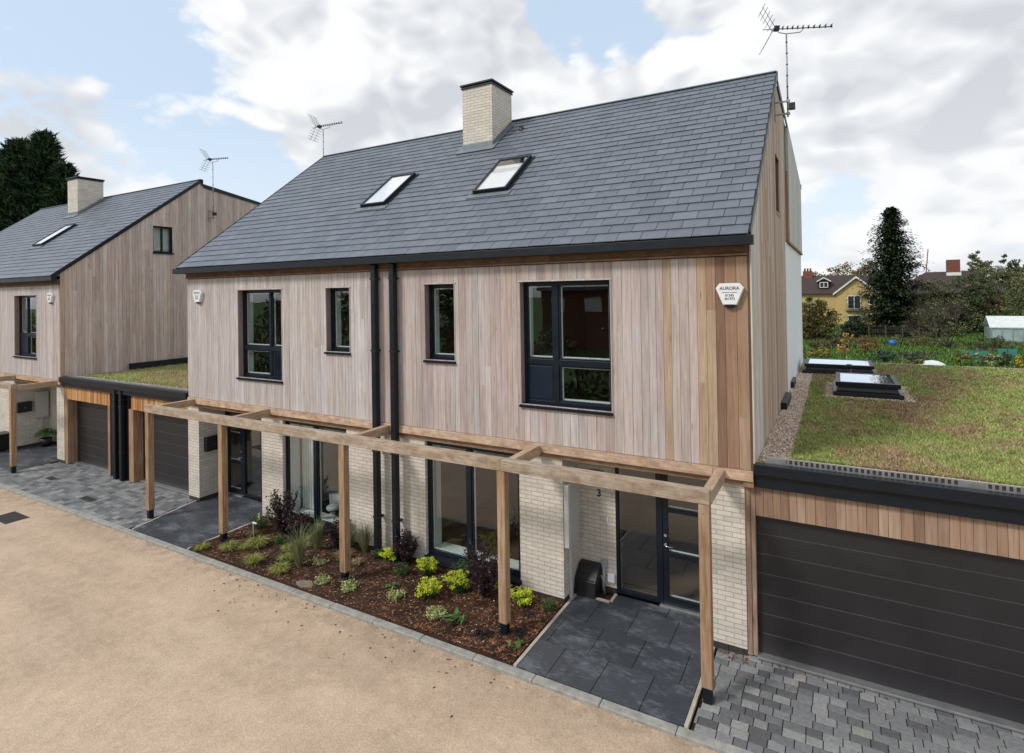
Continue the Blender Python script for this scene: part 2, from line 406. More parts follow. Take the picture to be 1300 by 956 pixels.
def boards_gable(mb, X, sgn, y0, y1, zb, ztop, holes, wr, pal, th=.02, gap=.005):
    y = y0
    while y < y1 - .02:
        w = wr(y); b = min(y + w, y1)
        if y1 - b < .03: b = y1
        c = jit(pick(pal(y)), .07); a2, b2 = y + gap / 2, b - gap / 2
        for p, q, r, s in rectsplit(a2, b2, zb, 99, holes):
            ta, tb = (ztop(p), ztop(q)) if s == 99 else (s, s)
            if ta <= r or tb <= r: continue
            xa, xb = (X, X + sgn * th) if sgn > 0 else (X + sgn * th, X)
            split = pick([(1, U(zb + 2.6, zb + 3.3)), (1, U(zb + 1, zb + 5))]) if (s == 99 and R() < .75) else None
            if split and r < split < min(ta, tb) - .3:
                mb.hexa([(xa, p, r), (xb, p, r), (xb, q, r), (xa, q, r), (xa, p, split - .002), (xb, p, split - .002), (xb, q, split - .002), (xa, q, split - .002)], c)
                c2 = jit(pick(pal(y)), .07); r = split
                mb.hexa([(xa, p, r), (xb, p, r), (xb, q, r), (xa, q, r), (xa, p, ta), (xb, p, ta), (xb, q, tb), (xa, q, tb)], c2)
            else:
                mb.hexa([(xa, p, r), (xb, p, r), (xb, q, r), (xa, q, r), (xa, p, ta), (xb, p, ta), (xb, q, tb), (xa, q, tb)], c)
        y = b

# ------------------------------------------------------------ windows
def window(par, x0, x1, z0, z1, y, vbars=(), cells=None, sill=True, sill_drop=.055, hbars=(), name='window', sillproj=.045, ysill=None):
    """frame ring and bars; cells = (x0,x1,z0,z1,'glass'|'panel')"""
    f = MB(); t = .05; d = .07
    f.box(x0, x1, y, y + d, z0, z0 + t); f.box(x0, x1, y, y + d, z1 - t, z1)
    f.box(x0, x0 + t, y, y + d, z0 + t, z1 - t); f.box(x1 - t, x1, y, y + d, z0 + t, z1 - t)
    for a, b in vbars: f.box(a, b, y - .004, y + d, z0 + t, z1 - t)
    for a, b, p, q in hbars: f.box(a, b, y - .002, y + d, p, q)
    cells = cells or [(x0 + t, x1 - t, z0 + t, z1 - t, 'glass')]
    s = .028
    for a, b, p, q, k in cells:
        if k == 'glass':
            f.box(a, b, y + .014, y + .06, p, p + s); f.box(a, b, y + .014, y + .06, q - s, q)
            f.box(a, a + s, y + .014, y + .06, p + s, q - s); f.box(b - s, b, y + .014, y + .06, p + s, q - s)
    fr = f.build(name, M['frame'], par, bevel=.003)
    for a, b, p, q, k in cells:
        g = MB()
        if k == 'glass':
            g.box(a + s - .003, b - s + .003, y + .03, y + .036, p + s - .003, q - s + .003); g.build('pane', M['glass'], fr)
            w = MB(); i = .018; yy = y + .062
            w.box(a + s, b - s, yy, yy + .02, p + s, p + s + i); w.box(a + s, b - s, yy, yy + .02, q - s - i, q - s)
            w.box(a + s, a + s + i, yy, yy + .02, p + s + i, q - s - i); w.box(b - s - i, b - s, yy, yy + .02, p + s + i, q - s - i)
            w.build('inner_bead', M['reveal'], fr)
        else:
            g.box(a, b, y + .02, y + .045, p, q); m = .03
            if k == 'panel':
                g.box(a + m, b - m, y + .01, y + .02, p + m, q - m)
            else:
                n = 9
                for j in range(n):
                    u = a + (b - a) * (j + .15) / n; g.box(u, u + (b - a) * .6 / n, y + .008, y + .02, p, q)
            g.build('panel', M['panel'], fr, bevel=.003)
    if sill:
        s_ = MB(); ys = ysill if ysill is not None else -sillproj
        s_.prism_x([(ys, z0 - sill_drop), (ys, z0 - .018), (y + .02, z0 - .001), (y + .02, z0 - sill_drop)], x0 - .02, x1 + .02)
        s_.build('sill', M['sill'], fr, bevel=.002)
    return fr
def reveal_timber(par, x0, x1, z0, z1, depth, pal, trim=True):
    r = MB(); t = .02
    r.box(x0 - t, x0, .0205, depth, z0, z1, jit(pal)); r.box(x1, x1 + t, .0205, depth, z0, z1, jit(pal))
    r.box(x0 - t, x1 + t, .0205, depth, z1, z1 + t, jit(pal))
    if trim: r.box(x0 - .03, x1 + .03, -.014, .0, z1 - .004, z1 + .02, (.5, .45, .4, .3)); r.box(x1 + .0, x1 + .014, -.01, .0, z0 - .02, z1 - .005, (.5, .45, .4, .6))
    r.build('window_reveal', M['clad'], par)
def room(par, x0, x1, y0, y1, z0, z1, hole, wall='plaster'):
    w = MB(); t = .05
    w.box(x0 - t, x0, y0, y1, z0, z1); w.box(x1, x1 + t, y0, y1, z0, z1)
    w.box(x0 - t, x1 + t, y1, y1 + t, z0, z1); w.box(x0 - t, x1 + t, y0, y1 + t, z1, z1 + t)
    wall_holes_y(w, x0, x1, z0, z1, [hole], y0, y0 + .06)
    o = w.build('interior_wall', M[wall], par)
    f = MB(); f.box(x0 - t, x1 + t, y0, y1 + t, z0 - t, z0); f.build('interior_floor', M['floorin'], par)
    return o
def inner_reveal(par, x0, x1, z0, z1, ya, yb):
    r = MB(); t = .03; x0 += .055; x1 -= .055; z0 += .06; z1 -= .05
    r.box(x0 - t, x0, ya, yb, z0 - t, z1 + t); r.box(x1, x1 + t, ya, yb, z0 - t, z1 + t)
    r.box(x0, x1, ya, yb, z1, z1 + t); r.box(x0, x1, ya, yb + .06, z0 - t, z0)
    return r.build('inner_reveal', M['reveal'], par)

# ------------------------------------------------------------ roof geometry (shared by both houses)
Y0, Z0R, YR, ZR = -.24, 5.705, 4.456, 9.36
sl = math.hypot(YR - Y0, ZR - Z0R); va = Vector((0, (YR - Y0) / sl, (ZR - Z0R) / sl)); ua = Vector((1, 0, 0)); na = ua.cross(va)
def zroof(y): return Z0R + (y - Y0) * (ZR - Z0R) / (YR - Y0)
def slates(x0, x1):
    mb = MB(); g = .232; rows = int(round(sl / g)); g = sl / rows; w = .36
    pal = [(4, (.118, .134, .162)), (3, (.109, .125, .153)), (3, (.127, .143, .171)), (.5, (.098, .112, .14)), (.5, (.138, .153, .18))]
    for r in range(rows):
        x = x0 - (w / 2 if r % 2 else 0)
        while x < x1:
            a, b = max(x, x0) + .004, min(x + w, x1) - .004
            x += w
            if b - a < .03: continue
            c = jit(pick(pal), .07); v0 = r * g + U(-.002, .002); v1 = min((r + 1) * g + .03, sl); h = U(-.002, .003)
            o = Vector((0, Y0, Z0R))
            P = lambda u, v, n: o + ua * u + va * v + na * n
            e = .016 + h
            mb.hexa([P(a, v0, e), P(b, v0, e), P(b, v1, .001), P(a, v1, .001), P(a, v0, e + .012), P(b, v0, e + .012), P(b, v1, .012), P(a, v1, .012)], c)
    return mb
def skylight(par, x0, x1, y0, y1, blind):
    o = Vector((0, Y0, Z0R)); v0 = (y0 - Y0) / va.y; v1 = (y1 - Y0) / va.y; t = .045
    f = MB()
    fl = MB(); fl.obox(o, ua, va, na, (x0 - .1, x1 + .1), (v0 - .16, v0 - .0), (.03, .042)); fl.build('lead_apron', M['lead'], par)
    for ar, br in (((x0, x1), (v0, v0 + t)), ((x0, x1), (v1 - t * 1.5, v1)), ((x0, x0 + t), (v0 + t, v1 - t * 1.5)), ((x1 - t, x1), (v0 + t, v1 - t * 1.5))):
        f.obox(o, ua, va, na, ar, br, (.0, .11))
    f.obox(o, ua, va, na, (x0 - .05, x1 + .05), (v0 - .03, v1 + .05), (.0, .045))
    fr = f.build('skylight', M['anth'], par, bevel=.006)
    g = MB(); g.obox(o, ua, va, na, (x0 + t, x1 - t), (v0 + t, v1 - t * 1.5), (.088, .095)); g.build('pane', M['skyglass'], fr)
    b = MB(); vm = v0 + (v1 - v0) * blind
    b.obox(o, ua, va, na, (x0 + t, x1 - t), (v0 + t, vm), (.062, .07)); b.build('blind', M['fabric'], fr)
    return fr
def chimney(par, x0, x1, y0, y1, zt):
    b = MB(); b.box(x0, x1, y0, y1, zroof(y0) - .3, zt); c = b.build('chimney', M['brick'], par)
    p = MB(); p.box(x0 - .03, x1 + .03, y0 - .03, y1 + .03, zt, zt + .035); p.box(x0 + .03, x1 - .03, y0 + .03, y1 - .03, zt + .035, zt + .06)
    p.box(x0 - .045, x1 + .045, y0 - .045, y1 + .045, zt + .06, zt + .105); p.build('cap', M['anth'], c, bevel=.006)
    f = MB()
    f.obox((0, Y0, Z0R), ua, va, na, (x0 - .12, x1 + .12), ((y0 - Y0) / va.y - .2, (y0 - Y0) / va.y), (.034, .046))
    f.box(x0 - .01, x1 + .01, y0 - .012, y0, zroof(y0) - .02, zroof(y0) + .15)
    # stepped flashing up the sides
    for sx in ((x1, x1 + .01), (x0 - .01, x0)):
        y = y0
        while y < min(y1, YR) - .02:
            e = min(y + .088, y1, YR); z = zroof(e)
            f.box(sx[0], sx[1], y + .002, e, zroof(y) - .04, z + .09); y = e
    for a, bb in ((x1, x1 + .1), (x0 - .1, x0)):
        f.obox((0, Y0, Z0R), ua, va, na, (a, bb), ((y0 - Y0) / va.y, (min(y1, YR) - Y0) / va.y), (.03, .04))
    f.build('flashing', M['lead'], c)
    return c
def aerial(label, base, h, boomdir, boomlen, bracket=None, stub=.35, tilt=.03):
    x, y, z = base; t = thing('tv_aerial', label, 'aerial', base, 'television aerials on the house gables')
    m = MB(); m.tube([(x, y, z), (x, y, z + h)], .014, 8); m.build('mast', M['galv'], t)
    q = MB()
    for k in range(7): q.tube([(x, y, z + .15 + k * h / 7.5), (x, y, z + .17 + k * h / 7.5)], .019, 8)
    q.build('cable_clip', M['black'], t)
    d = Vector((*boomdir, 0)).normalized(); s = Vector((-d.y, d.x, 0)); up = Vector((0, 0, 1)); top = Vector((x, y, z + h)); d = (d + up * tilt).normalized()
    B = lambda u, w=0, v=0: top + d * u + s * w + up * v
    b = MB(); b.tube([B(-.28 * boomlen - stub * .3, 0, .1), B(boomlen * .72, 0, .1)], .011, 6)
    b.tube([B(-.13 * boomlen, 0, .1), B(-.12 * boomlen, 0, .03), B(0, 0, 0), B(.22 * boomlen, 0, .02), B(.28 * boomlen, 0, .1)], .009, 6)
    b.build('boom', M['galv'], t)
    e = MB(); n = 11
    for k in range(n):
        u = -.12 * boomlen + (k / (n - 1)) ** 1.1 * boomlen * .82
        L = .075
        e.tube([B(u, -L, .125), B(u, 0, .11), B(u, L, .125)], .006, 5)
        e.tube([B(u, 0, .085), B(u, 0, .14)], .016, 6)
    e.build('director', M['black'], t)
    r = MB(); u0 = -.2 * boomlen
    for sg in (1, -1):
        for w in (-.26, -.13, 0, .13, .26):
            pass
        for k in range(5):
            f_ = .08 + .075 * k
            r.tube([B(u0 - f_ * .55, -.27, .1 + sg * f_), B(u0 - f_ * .55, .27, .1 + sg * f_)], .006, 5)
        for w in (-.1, .1):
            r.tube([B(u0, w, .1), B(u0 - .4 * .55, w, .1 + sg * .4)], .006, 5)
    r.build('reflector', M['galv'], t)
    r = MB(); r.obox(B(u0 + .05, 0, .1), d, s, d.cross(s), (-.04, .05), (-.05, .05), (-.03, .05)); r.tube([B(u0, -.14, .1), B(u0, .14, .1)], .012, 6); r.build('dipole', M['black'], t)
    if bracket:
        k = MB(); sx = bracket  # distance to wall in -x
        for dz in (.06, .3):
            k.box(x - sx, x + .03, y - .015, y + .015, z + dz, z + dz + .025)
            k.box(x - .03, x + .04, y - .03, y + .03, z + dz - .01, z + dz + .035)
        k.box(x - sx - .001, x - sx + .012, y - .04, y + .04, z - .05, z + .42); k.build('wall_bracket', M['galv'], t)
        k = MB(); k.box(x + .02, x + .13, y - .06, y + .05, z + .14, z + .26); k.build('amplifier', M['black'], t)
    return t

# ------------------------------------------------------------ houses
def downpipe(par, x, y, z0, z1, w=.115, name='downpipe'):
    m = MB(); m.box(x - w / 2, x + w / 2, y - w / 2, y + w / 2, z0, z1)
    p = m.build(name, M['anth'], par, bevel=.018)
    k = MB()
    for z in (z0 + .75, z0 + 2.0, z0 + 3.9, z1 - .3):
        if z < z1 - .1:
            k.box(x - w / 2 - .006, x + w / 2 + .006, y - w / 2 - .006, y + w / 2 + .06, z, z + .03)
            k.sphere((x + w / 2 + .02, y + w / 2 - .01, z + .015), .018, .018, .018, 8, 5)
    k.build('pipe_clip', M['black'], p)
    return p
def text_mesh(s, size, name, mat, parent, loc, rot, depth=.001, xscale=1):
    cu = bpy.data.curves.new(name, 'FONT'); cu.body = s; cu.size = size; cu.align_x = 'CENTER'; cu.align_y = 'CENTER'; cu.extrude = depth; cu.offset = size * .012
    to = bpy.data.objects.new(name, cu); col.objects.link(to); bpy.context.view_layer.update()
    me = bpy.data.meshes.new_from_object(to.evaluated_get(bpy.context.evaluated_depsgraph_get()))
    col.objects.unlink(to); bpy.data.objects.remove(to)
    mt = Matrix.Translation(loc) @ Matrix.Rotation(rot[2], 4, 'Z') @ Matrix.Rotation(rot[0], 4, 'X') @ Matrix.Diagonal((xscale, 1, 1, 1))
    me.transform(mt); me.materials.clear(); me.materials.append(mat)
    off = OFF.get(parent.name, (0, 0, 0)); me.transform(Matrix.Translation([-k for k in off]))
    o = bpy.data.objects.new(name, me); col.objects.link(o); o.parent = parent; return o
def alarm(label, x, z, word=True):
    t = thing('alarm_box', label, 'alarm box', (x, 0, z), 'alarm boxes high on the cladding'); y = -.075
    outer = [(-.09, -.15), (.09, -.15), (.182, .08), (.13, .145), (-.13, .145), (-.182, .08)]
    m = MB(); n = 6; i = 0
    inner = [(a * .93, b * .93) for a, b in outer]
    bk = [(x + a, -.002, z + b) for a, b in outer]; md = [(x + a, y + .02, z + b) for a, b in outer]; fr = [(x + a, y, z + b) for a, b in inner]
    m.face(fr)
    for A, B in ((md, fr), (bk, md)):
        for k in range(n):
            j = (k + 1) % n; m.face([A[k], A[j], B[j], B[k]])
    m.build('cover', M['white'], t, bevel=.004)
    b = MB(); b.sphere((x, -.038, z - .155), .075, .035, .035, 14, 7); b.build('strobe_lens', M['panel'], t)
    if word:
        text_mesh('AURORA', .062, 'lettering', M['frame'], t, (x, y - .001, z + .075), (math.pi / 2, 0, 0))
        l = MB(); l.box(x - .1, x + .1, y - .002, y, z + .018, z + .024); l.build('rule_line', M['frame'], t)
        text_mesh('01245', .045, 'lettering', M['frame'], t, (x, y - .001, z - .02), (math.pi / 2, 0, 0))
        text_mesh('361972', .045, 'lettering', M['frame'], t, (x, y - .001, z - .065), (math.pi / 2, 0, 0))
    return t

BACKY = 12.4
def zback(y, slope, zs=9.2): return zs - (y - YR) * slope
def house(name, label, X1, X0, holes_up, pal_front, wfun, back_slope, backy, off):
    h = thing(name, label, 'house', off)
    # cladding and what carries it
    m = MB(); boards_front(m, X0, X1 - .03, 2.56, 5.44, holes_up, wfun, pal_front); m.build('front_cladding', M['clad'], h)
    b = MB(); wall_holes_y(b, X0, X1 - .022, 2.45, 5.6, [(p - .021, q + .021, r - .02, s + .021) for p, q, r, s in holes_up], .021, .3); b.build('upper_wall', M['backing'], h)
    # timber fascia below the gutter and board at the foot of the cladding
    f = MB(); x = X0
    while x < X1 - .03:
        e = min(x + U(2.8, 3.8), X1 - .02); f.box(x, e - .003, -.03, .02, 5.452, 5.62, jit((.17, .1, .06), .08)); f.box(x, e - .003, -.055, -.031, 5.45, 5.475, jit((.26, .16, .1), .05)); x = e
    f.build('eaves_board', M['beamx'], h)
    f = MB(); f.box(X0 - .02, X1 - .02, -.2, -.031, 5.575, 5.6, (.2, .12, .075, .3)); f.build('soffit', M['beamx'], h)
    f = MB(); x = X0
    while x < X1 - .03:
        e = min(x + U(2.8, 3.8), X1 + .0); f.box(x, e - .003, -.028, .03, 2.415, 2.553, jit((.50, .35, .24), .1)); x = e
    f.build('base_board', M['beamx'], h, bevel=.003)
    f = MB(); f.box(X0, X1 - .015, .031, .8, 2.39, 2.409, (.3, .17, .1, .4)); f.box(X0, X1 - .015, .04, .075, 2.33, 2.388, (.3, .18, .11, .4)); f.build('porch_soffit', M['beamx'], h)
    g = MB()
    g.prism_x([(-.25, 5.575), (-.25, 5.7), (-.235, 5.7), (-.235, 5.6), (-.13, 5.6), (-.13, 5.7), (-.115, 5.7), (-.115, 5.575)], X0 - .18, X1 + .07)
    g.box(X0 - .19, X0 - .18, -.25, -.115, 5.575, 5.7); g.box(X1 + .07, X1 + .08, -.252, -.113, 5.573, 5.702)
    g.build('gutter', M['anth'], h, bevel=.004)
    # roof
    r = MB(); xa, xb = X0 - .06, X1 + .03
    poly = [(Y0 + .06, Z0R + .02), (YR, ZR - .012), (YR, 9.19), (backy, zback(backy, back_slope)), (backy, zback(backy, back_slope) - .14), (YR, 9.06), (.05, 5.7)]
    r.prism_x(poly, xa + .01, X1 - .002); rf = r.build('roof', M['mem'], h)
    slates(xa, xb).build('slate_covering', M['slate'], rf)
    for s in (xa - .02, xb - .002):
        v = MB()
        v.obox((0, Y0, Z0R), ua, va, na, (s, s + .022), (0.02, sl), (-.075, .034))
        v.prism_x([(YR - .02, ZR - .2), (YR - .02, ZR + .015), (YR + .06, ZR + .01), (YR + .06, 9.14)], s, s + .022)
        zb = zback(backy, back_slope)
        v.prism_x([(YR + .06, 9.08), (YR + .06, 9.22), (backy, zb + .05), (backy, zb - .05)], s, s + .022); v.build('verge_trim', M['anth'], rf)
    v = MB(); v.box(xb - .06, xb + .04, backy - .02, backy + .12, zback(backy, back_slope) - .12, zback(backy, back_slope) + .02); v.build('rear_gutter_end', M['anth'], rf)
    v = MB(); v.box(xa, xb, YR - .07, YR + .07, ZR + .0, ZR + .03); v.build('ridge_capping', M['lead'], rf, bevel=.01)
    w = MB(); w.box(X0, X1 - .3, backy - .2, backy, 0, zback(backy, back_slope) - .2); w.box(X0, X0 + .02, .3, backy - .2, 0, 5.6)
    w.build('rear_wall', M['render'], h)
    return h

H_UP = [(-10.92, -9.41, 3.17, 5.15), (-8.06, -7.39, 3.86, 5.15), (-5.51, -4.85, 3.81, 5.17), (-3.53, -1.97, 3.17, 5.17)]
def wf_main(x):
    if x < -6.7: return U(.075, .1)
    return U(.1, .155)
def pal_main(x):
    if x < -6.7: return GREYCOOL
    if x > -.72: return ORANGE
    if x > -1.3 and R() < .15: return ORANGE
    return GREYPINK
main = house('semi_detached_house', 'nearest timber clad house pair with slate roof, two skylights and the front door numbered 3', 0, -12.88, H_UP, pal_main, wf_main, .112, BACKY, (-6.44, .08, 0))
D = .13
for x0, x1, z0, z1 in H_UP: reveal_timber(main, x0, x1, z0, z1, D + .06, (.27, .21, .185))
c = H_UP[0]
window(main, *c, D, vbars=[(-9.99, -9.92)], hbars=[(c[0] + .05, c[1] - .05, 3.79, 3.87)],
       cells=[(c[0] + .05, -9.99, 3.87, c[3] - .05, 'glass'), (-9.92, c[1] - .05, 3.87, c[3] - .05, 'glass'), (c[0] + .05, -9.99, c[2] + .05, 3.79, 'glass'), (-9.92, c[1] - .05, c[2] + .05, 3.79, 'slat')])
for c in H_UP[1:3]: window(main, *c, D)
c = H_UP[3]
window(main, *c, D, vbars=[(-2.99, -2.9)], hbars=[(c[0] + .05, c[1] - .05, 3.81, 3.9)],
       cells=[(c[0] + .05, -2.99, 3.9, c[3] - .05, 'glass'), (-2.9, c[1] - .05, 3.9, c[3] - .05, 'glass'), (-2.9, c[1] - .05, c[2] + .05, 3.81, 'glass'), (c[0] + .05, -2.99, c[2] + .05, 3.81, 'panel')])
for (x0, x1, z0, z1), (ra, rb) in zip(H_UP, ((-12.6, -8.9), (-8.7, -6.6), (-6.3, -4.3), (-4.1, -.4))):
    inner_reveal(main, x0, x1, z0 - (0 if z0 < 3.5 else 0), z1, D + .085, .36)
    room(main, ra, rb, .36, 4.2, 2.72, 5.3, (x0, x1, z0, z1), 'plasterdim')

# right gable wall
HG = [(3.87, 4.72, 6.5, 7.62), (6.3, 6.85, 6.1, 7.7)]
g = MB()
ztop = lambda y: (zroof(y) - .05) if y < YR else zback(y, .112) - .06
g.box(-.03, .0, .0, .02, 2.56, 5.6, (.12, .07, .045, .2))
boards_gable(g, 0.0, 1, 0.0, 6.3, 2.6, ztop, HG, lambda y: U(.11, .15), lambda y: GABLEW if y < 1.0 else (GABLEB if R() < .75 else GABLE), th=.02)
g.build('gable_cladding', M['clad'], main)
b = MB(); poly = [(.021, 2.45), (.021, 5.6), (YR, ztop(YR)), (BACKY - .2, zback(BACKY - .2, .112) - .1), (BACKY - .2, 2.45)]
b.box(-.25, -.002, .021, HG[0][0], 2.45, 5.6)
b.prism_x([(.021, 5.6), (HG[0][0], 5.6), (HG[0][0], zroof(HG[0][0]) - .1), (.1, zroof(.1) - .12)], -.25, -.002)
b.box(-.25, -.002, HG[0][0], HG[0][1], 2.45, 6.5); b.prism_x([(HG[0][0], 7.62), (HG[0][1], 7.62), (HG[0][1], 9.0), (YR, 9.1), (HG[0][0], 8.7)], -.25, -.002)
b.prism_x([(HG[0][1], 2.45), (BACKY - .2, 2.45), (BACKY - .2, 8.1), (HG[0][1], 8.95)], -.25, -.0025)
b.build('gable_wall', M['backing'], main)
g = MB(); g.box(.0, .022, 5.95, BACKY, 2.6, 6.04); g.build('rendered_panel', M['render'], main)
g = MB(); GW = [(3, (.56, .54, .5)), (2, (.5, .47, .43)), (2, (.6, .58, .55))]
boards_gable(g, .0, 1, 6.86, BACKY, 6.1, ztop, [], lambda y: U(.11, .15), lambda y: GW, th=.06)
g.build('pale_upper_cladding', M['clad'], main)
g = MB(); g.box(.0, .075, 5.95 + .4, BACKY + .01, 6.045, 6.098, (.3, .17, .1, .1)); g.box(.0, .07, 6.3, 6.36, 6.1, 7.7, (.34, .2, .125, .5)); g.box(-.12, .0, 6.36, 6.85, 6.1, 7.7, (.2, .105, .065, .5))
g.box(.0, .03, 3.86, 4.73, 6.44, 6.5, (.35, .25, .18, .4))
g.build('timber_trim', M['clad'], main)
g = MB(); g.box(-.36, -.34, HG[0][0], HG[0][1], 6.5, 7.62); o = g.build('pane', M['darkglass'], main); o.name = 'gable_window'
g = MB(); g.box(-.34, -.001, HG[0][1] - .02, HG[0][1], 6.5, 7.62, (.2, .105, .065, .6)); g.build('gable_window_reveal', M['clad'], main)

skylight(main, -8.36, -7.64, 1.36, 2.46, .96); skylight(main, -5.3, -4.52, 1.36, 2.46, .8)
chimney(main, -6.87, -6.03, 3.3, 4.25, 9.97)
v = MB(); v.tube([(-5.55, 3.86, zroof(3.86) - .1), (-5.55, 3.86, zroof(3.86) + .12)], .05, 12); v.build('roof_vent', M['black'], main)

# ground floor brickwork
br = MB(); pl = MB()
WL = (-9.53, -7.61, .2, 2.3); WR = (-5.62, -3.64, .22, 2.3)
PZ = .1
wall_holes_y(br, -10.24, -2.85, PZ, 2.33, [(WL[0], WL[1], WL[2] - .072, WL[3]), (WR[0], WR[1], WR[2] - .072, WR[3])], .08, .38)
q = MB(); q.box(-.58, -.13, .08, .45, PZ, 2.33); q.build('brick_pier', M['brick'], main)
q = MB(); q.box(-13.04, -12.6, .08, .45, PZ, 2.33); q.box(-13.04, -12.6, .4501, .85, PZ, 2.33); q.build('brick_pier', M['brick'], main)
br.box(-3.15, -2.85, .3801, .8, PZ, 2.39)     # side of the right porch
br.box(-2.8499, -2.22, .77, .95, PZ, 2.39); br.box(-11.17, -10.24, .77, .95, PZ, 2.39)
br.build('brick_wall', M['brick'], main)
for a, b, c_, d in ((-10.24, -2.85, .084, .37), (-.576, -.134, .084, .44), (-13.036, -12.604, .084, .84), (-2.8459, -2.224, .774, .95), (-11.17, -10.25, .774, .95)):
    x = a
    while x < b - .01:
        e = min(x + .2, b); pl.box(x + .004, e - .004, c_ + .001, d, 0, PZ - .008, None); x = e
    pl.build('plinth', M['plinth'], main); pl = MB()
o = MB(); o.box(-3.15, -2.854, .382, .79, 0, PZ); o.box(-10.24, -2.86, .088, .36, 0, PZ - .001); o.box(-13.03, -12.61, .088, .84, 0, PZ - .001); o.build('plinth_joint', M['stone'], main)
l = MB(); l.box(-13.04, -.13, .078, .38, 2.331, 2.388); l.build('lintel', M['anth'], main)
for w, mid in ((WL, -8.6), (WR, -4.7)):
    window(main, w[0], w[1], w[2], w[3], .15, vbars=[(mid - .045, mid + .045)], cells=[(w[0] + .05, mid - .045, w[2] + .05, w[3] - .05, 'glass'), (mid + .045, w[1] - .05, w[2] + .05, w[3] - .05, 'glass')], sill_drop=.068, ysill=.0)
    inner_reveal(main, w[0], w[1], w[2] + .0, w[3], .235, .48)
room(main, -9.85, -6.7, .48, 4.3, .02, 2.32, (WL[0], WL[1], WL[2], WL[3]))
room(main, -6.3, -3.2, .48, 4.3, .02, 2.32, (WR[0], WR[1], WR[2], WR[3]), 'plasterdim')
cu = MB(); x = -9.44; k = 0
while x < -9.06:
    cu.box(x, x + .035, .52 + (.02 if k % 2 else 0), .55 + (.02 if k % 2 else 0), .28, 2.25); x += .037; k += 1
cu.build('curtain', M['fabric'], main)
# small rounded white chair just inside the left window
ch = thing('chair', 'white rounded tub chair seen through the left ground floor window', 'chair', (-8.72, .72, .02))
c = MB(); c.sphere((-8.72, .72, .32), .14, .14, .08, 16, 8); c.lathe(-8.72, .72, [(.11, .021), (.07, .1), (.05, .26)], 16); c.build('seat', M['white'], ch)
c = MB()
for k in range(9):
    a = math.radians(30 + k * 15); a2 = a + math.radians(15)
    c.face([(-8.72 + .14 * math.cos(a), .72 + .14 * math.sin(a), .34), (-8.72 + .14 * math.cos(a2), .72 + .14 * math.sin(a2), .34), (-8.72 + .16 * math.cos(a2), .72 + .16 * math.sin(a2), .58), (-8.72 + .16 * math.cos(a), .72 + .16 * math.sin(a), .58)], None, True)
o = c.build('backrest', M['white'], ch); sm_ = o.modifiers.new('s', 'SOLIDIFY'); sm_.thickness = .03

def front_door(par, xd0, xd1, xs0, xs1, y, z1=2.36, handle_right=False, zb=.04):
    """door leaf xd0..xd1 and side light xs0..xs1"""
    f = MB(); a, b = min(xd0, xs0), max(xd1, xs1); t = .05; d = .08
    mid = xd0 if abs(xd0 - xs1) < .01 else xd1
    f.box(a, b, y, y + d, z1 - t, z1); f.box(a, a + t, y, y + d, zb, z1 - t); f.box(b - t, b, y, y + d, zb, z1 - t); f.box(mid - t, mid + t, y, y + d, zb, z1 - t)
    f.box(xs0, xs1, y + .002, y + d, zb, zb + .06)
    fr = f.build('door_frame', M['frame'], par, bevel=.003)
    g = MB(); g.box(xs0 + t - .01, xs1 - t + .01, y + .03, y + .036, zb + .05, z1 - t + .01); g.build('side_light', M['glass'], fr)
    L = MB(); u0, u1 = min(xd0, xd1) + t, max(xd0, xd1) - t; s = .085; yy = y + .012
    L.box(u0, u0 + s, yy, yy + .05, zb + .01, z1 - t); L.box(u1 - s, u1, yy, yy + .05, zb + .01, z1 - t)
    zs = [zb + .01, zb + .13, .80, .88, 1.5, 1.57, z1 - t - .1, z1 - t]
    for k in range(0, 8, 2): L.box(u0 + s, u1 - s, yy, yy + .05, zs[k], zs[k + 1])
    lf = L.build('door', M['frame'], par, bevel=.003)
    for k in (1, 3, 5):
        g = MB(); g.box(u0 + s - .004, u1 - s + .004, yy + .02, yy + .026, zs[k] - .004, zs[k + 1] + .004); g.build('pane', M['glass'], lf)
        q = MB(); q.box(u0 + s, u1 - s, yy + .05, yy + .066, zs[k] - .02, zs[k] + .018); q.build('glazing_bead', M['reveal'], lf)
    hx = u1 - .045 if handle_right else u0 + .045; sg = -1 if handle_right else 1
    H = MB(); H.tube([(hx, yy - .012, .98), (hx, yy + .001, .98)], .026, 14); H.tube([(hx, yy - .012, 1.13), (hx, yy + .001, 1.13)], .024, 14)
    H.tube([(hx, yy - .008, .98), (hx, yy - .05, .98), (hx + sg * .02, yy - .055, .98), (hx + sg * .13, yy - .055, .98)], .0095, 10)
    H.build('handle', M['steel'], lf)
    T = MB(); T.box(u0 - t, u1 + t, y - .05, y + .05, .018, zb + .008); T.build('threshold', M['alu'], par, bevel=.003)
front_door(main, -1.5, -.6, -2.22, -1.5, .77)
front_door(main, -12.6, -11.88, -11.88, -11.17, .77, handle_right=True)
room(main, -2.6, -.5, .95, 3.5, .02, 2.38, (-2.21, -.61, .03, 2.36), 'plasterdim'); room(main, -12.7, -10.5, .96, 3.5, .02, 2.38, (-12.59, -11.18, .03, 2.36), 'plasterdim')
downpipe(main, -6.64, -.09, .02, 5.58); downpipe(main, -6.18, -.09, .02, 5.58)
o = MB(); o.box(-2.64, -2.42, .72, .769, 1.94, 2.0); o.build('porch_light', M['greyplastic'], main, bevel=.005)

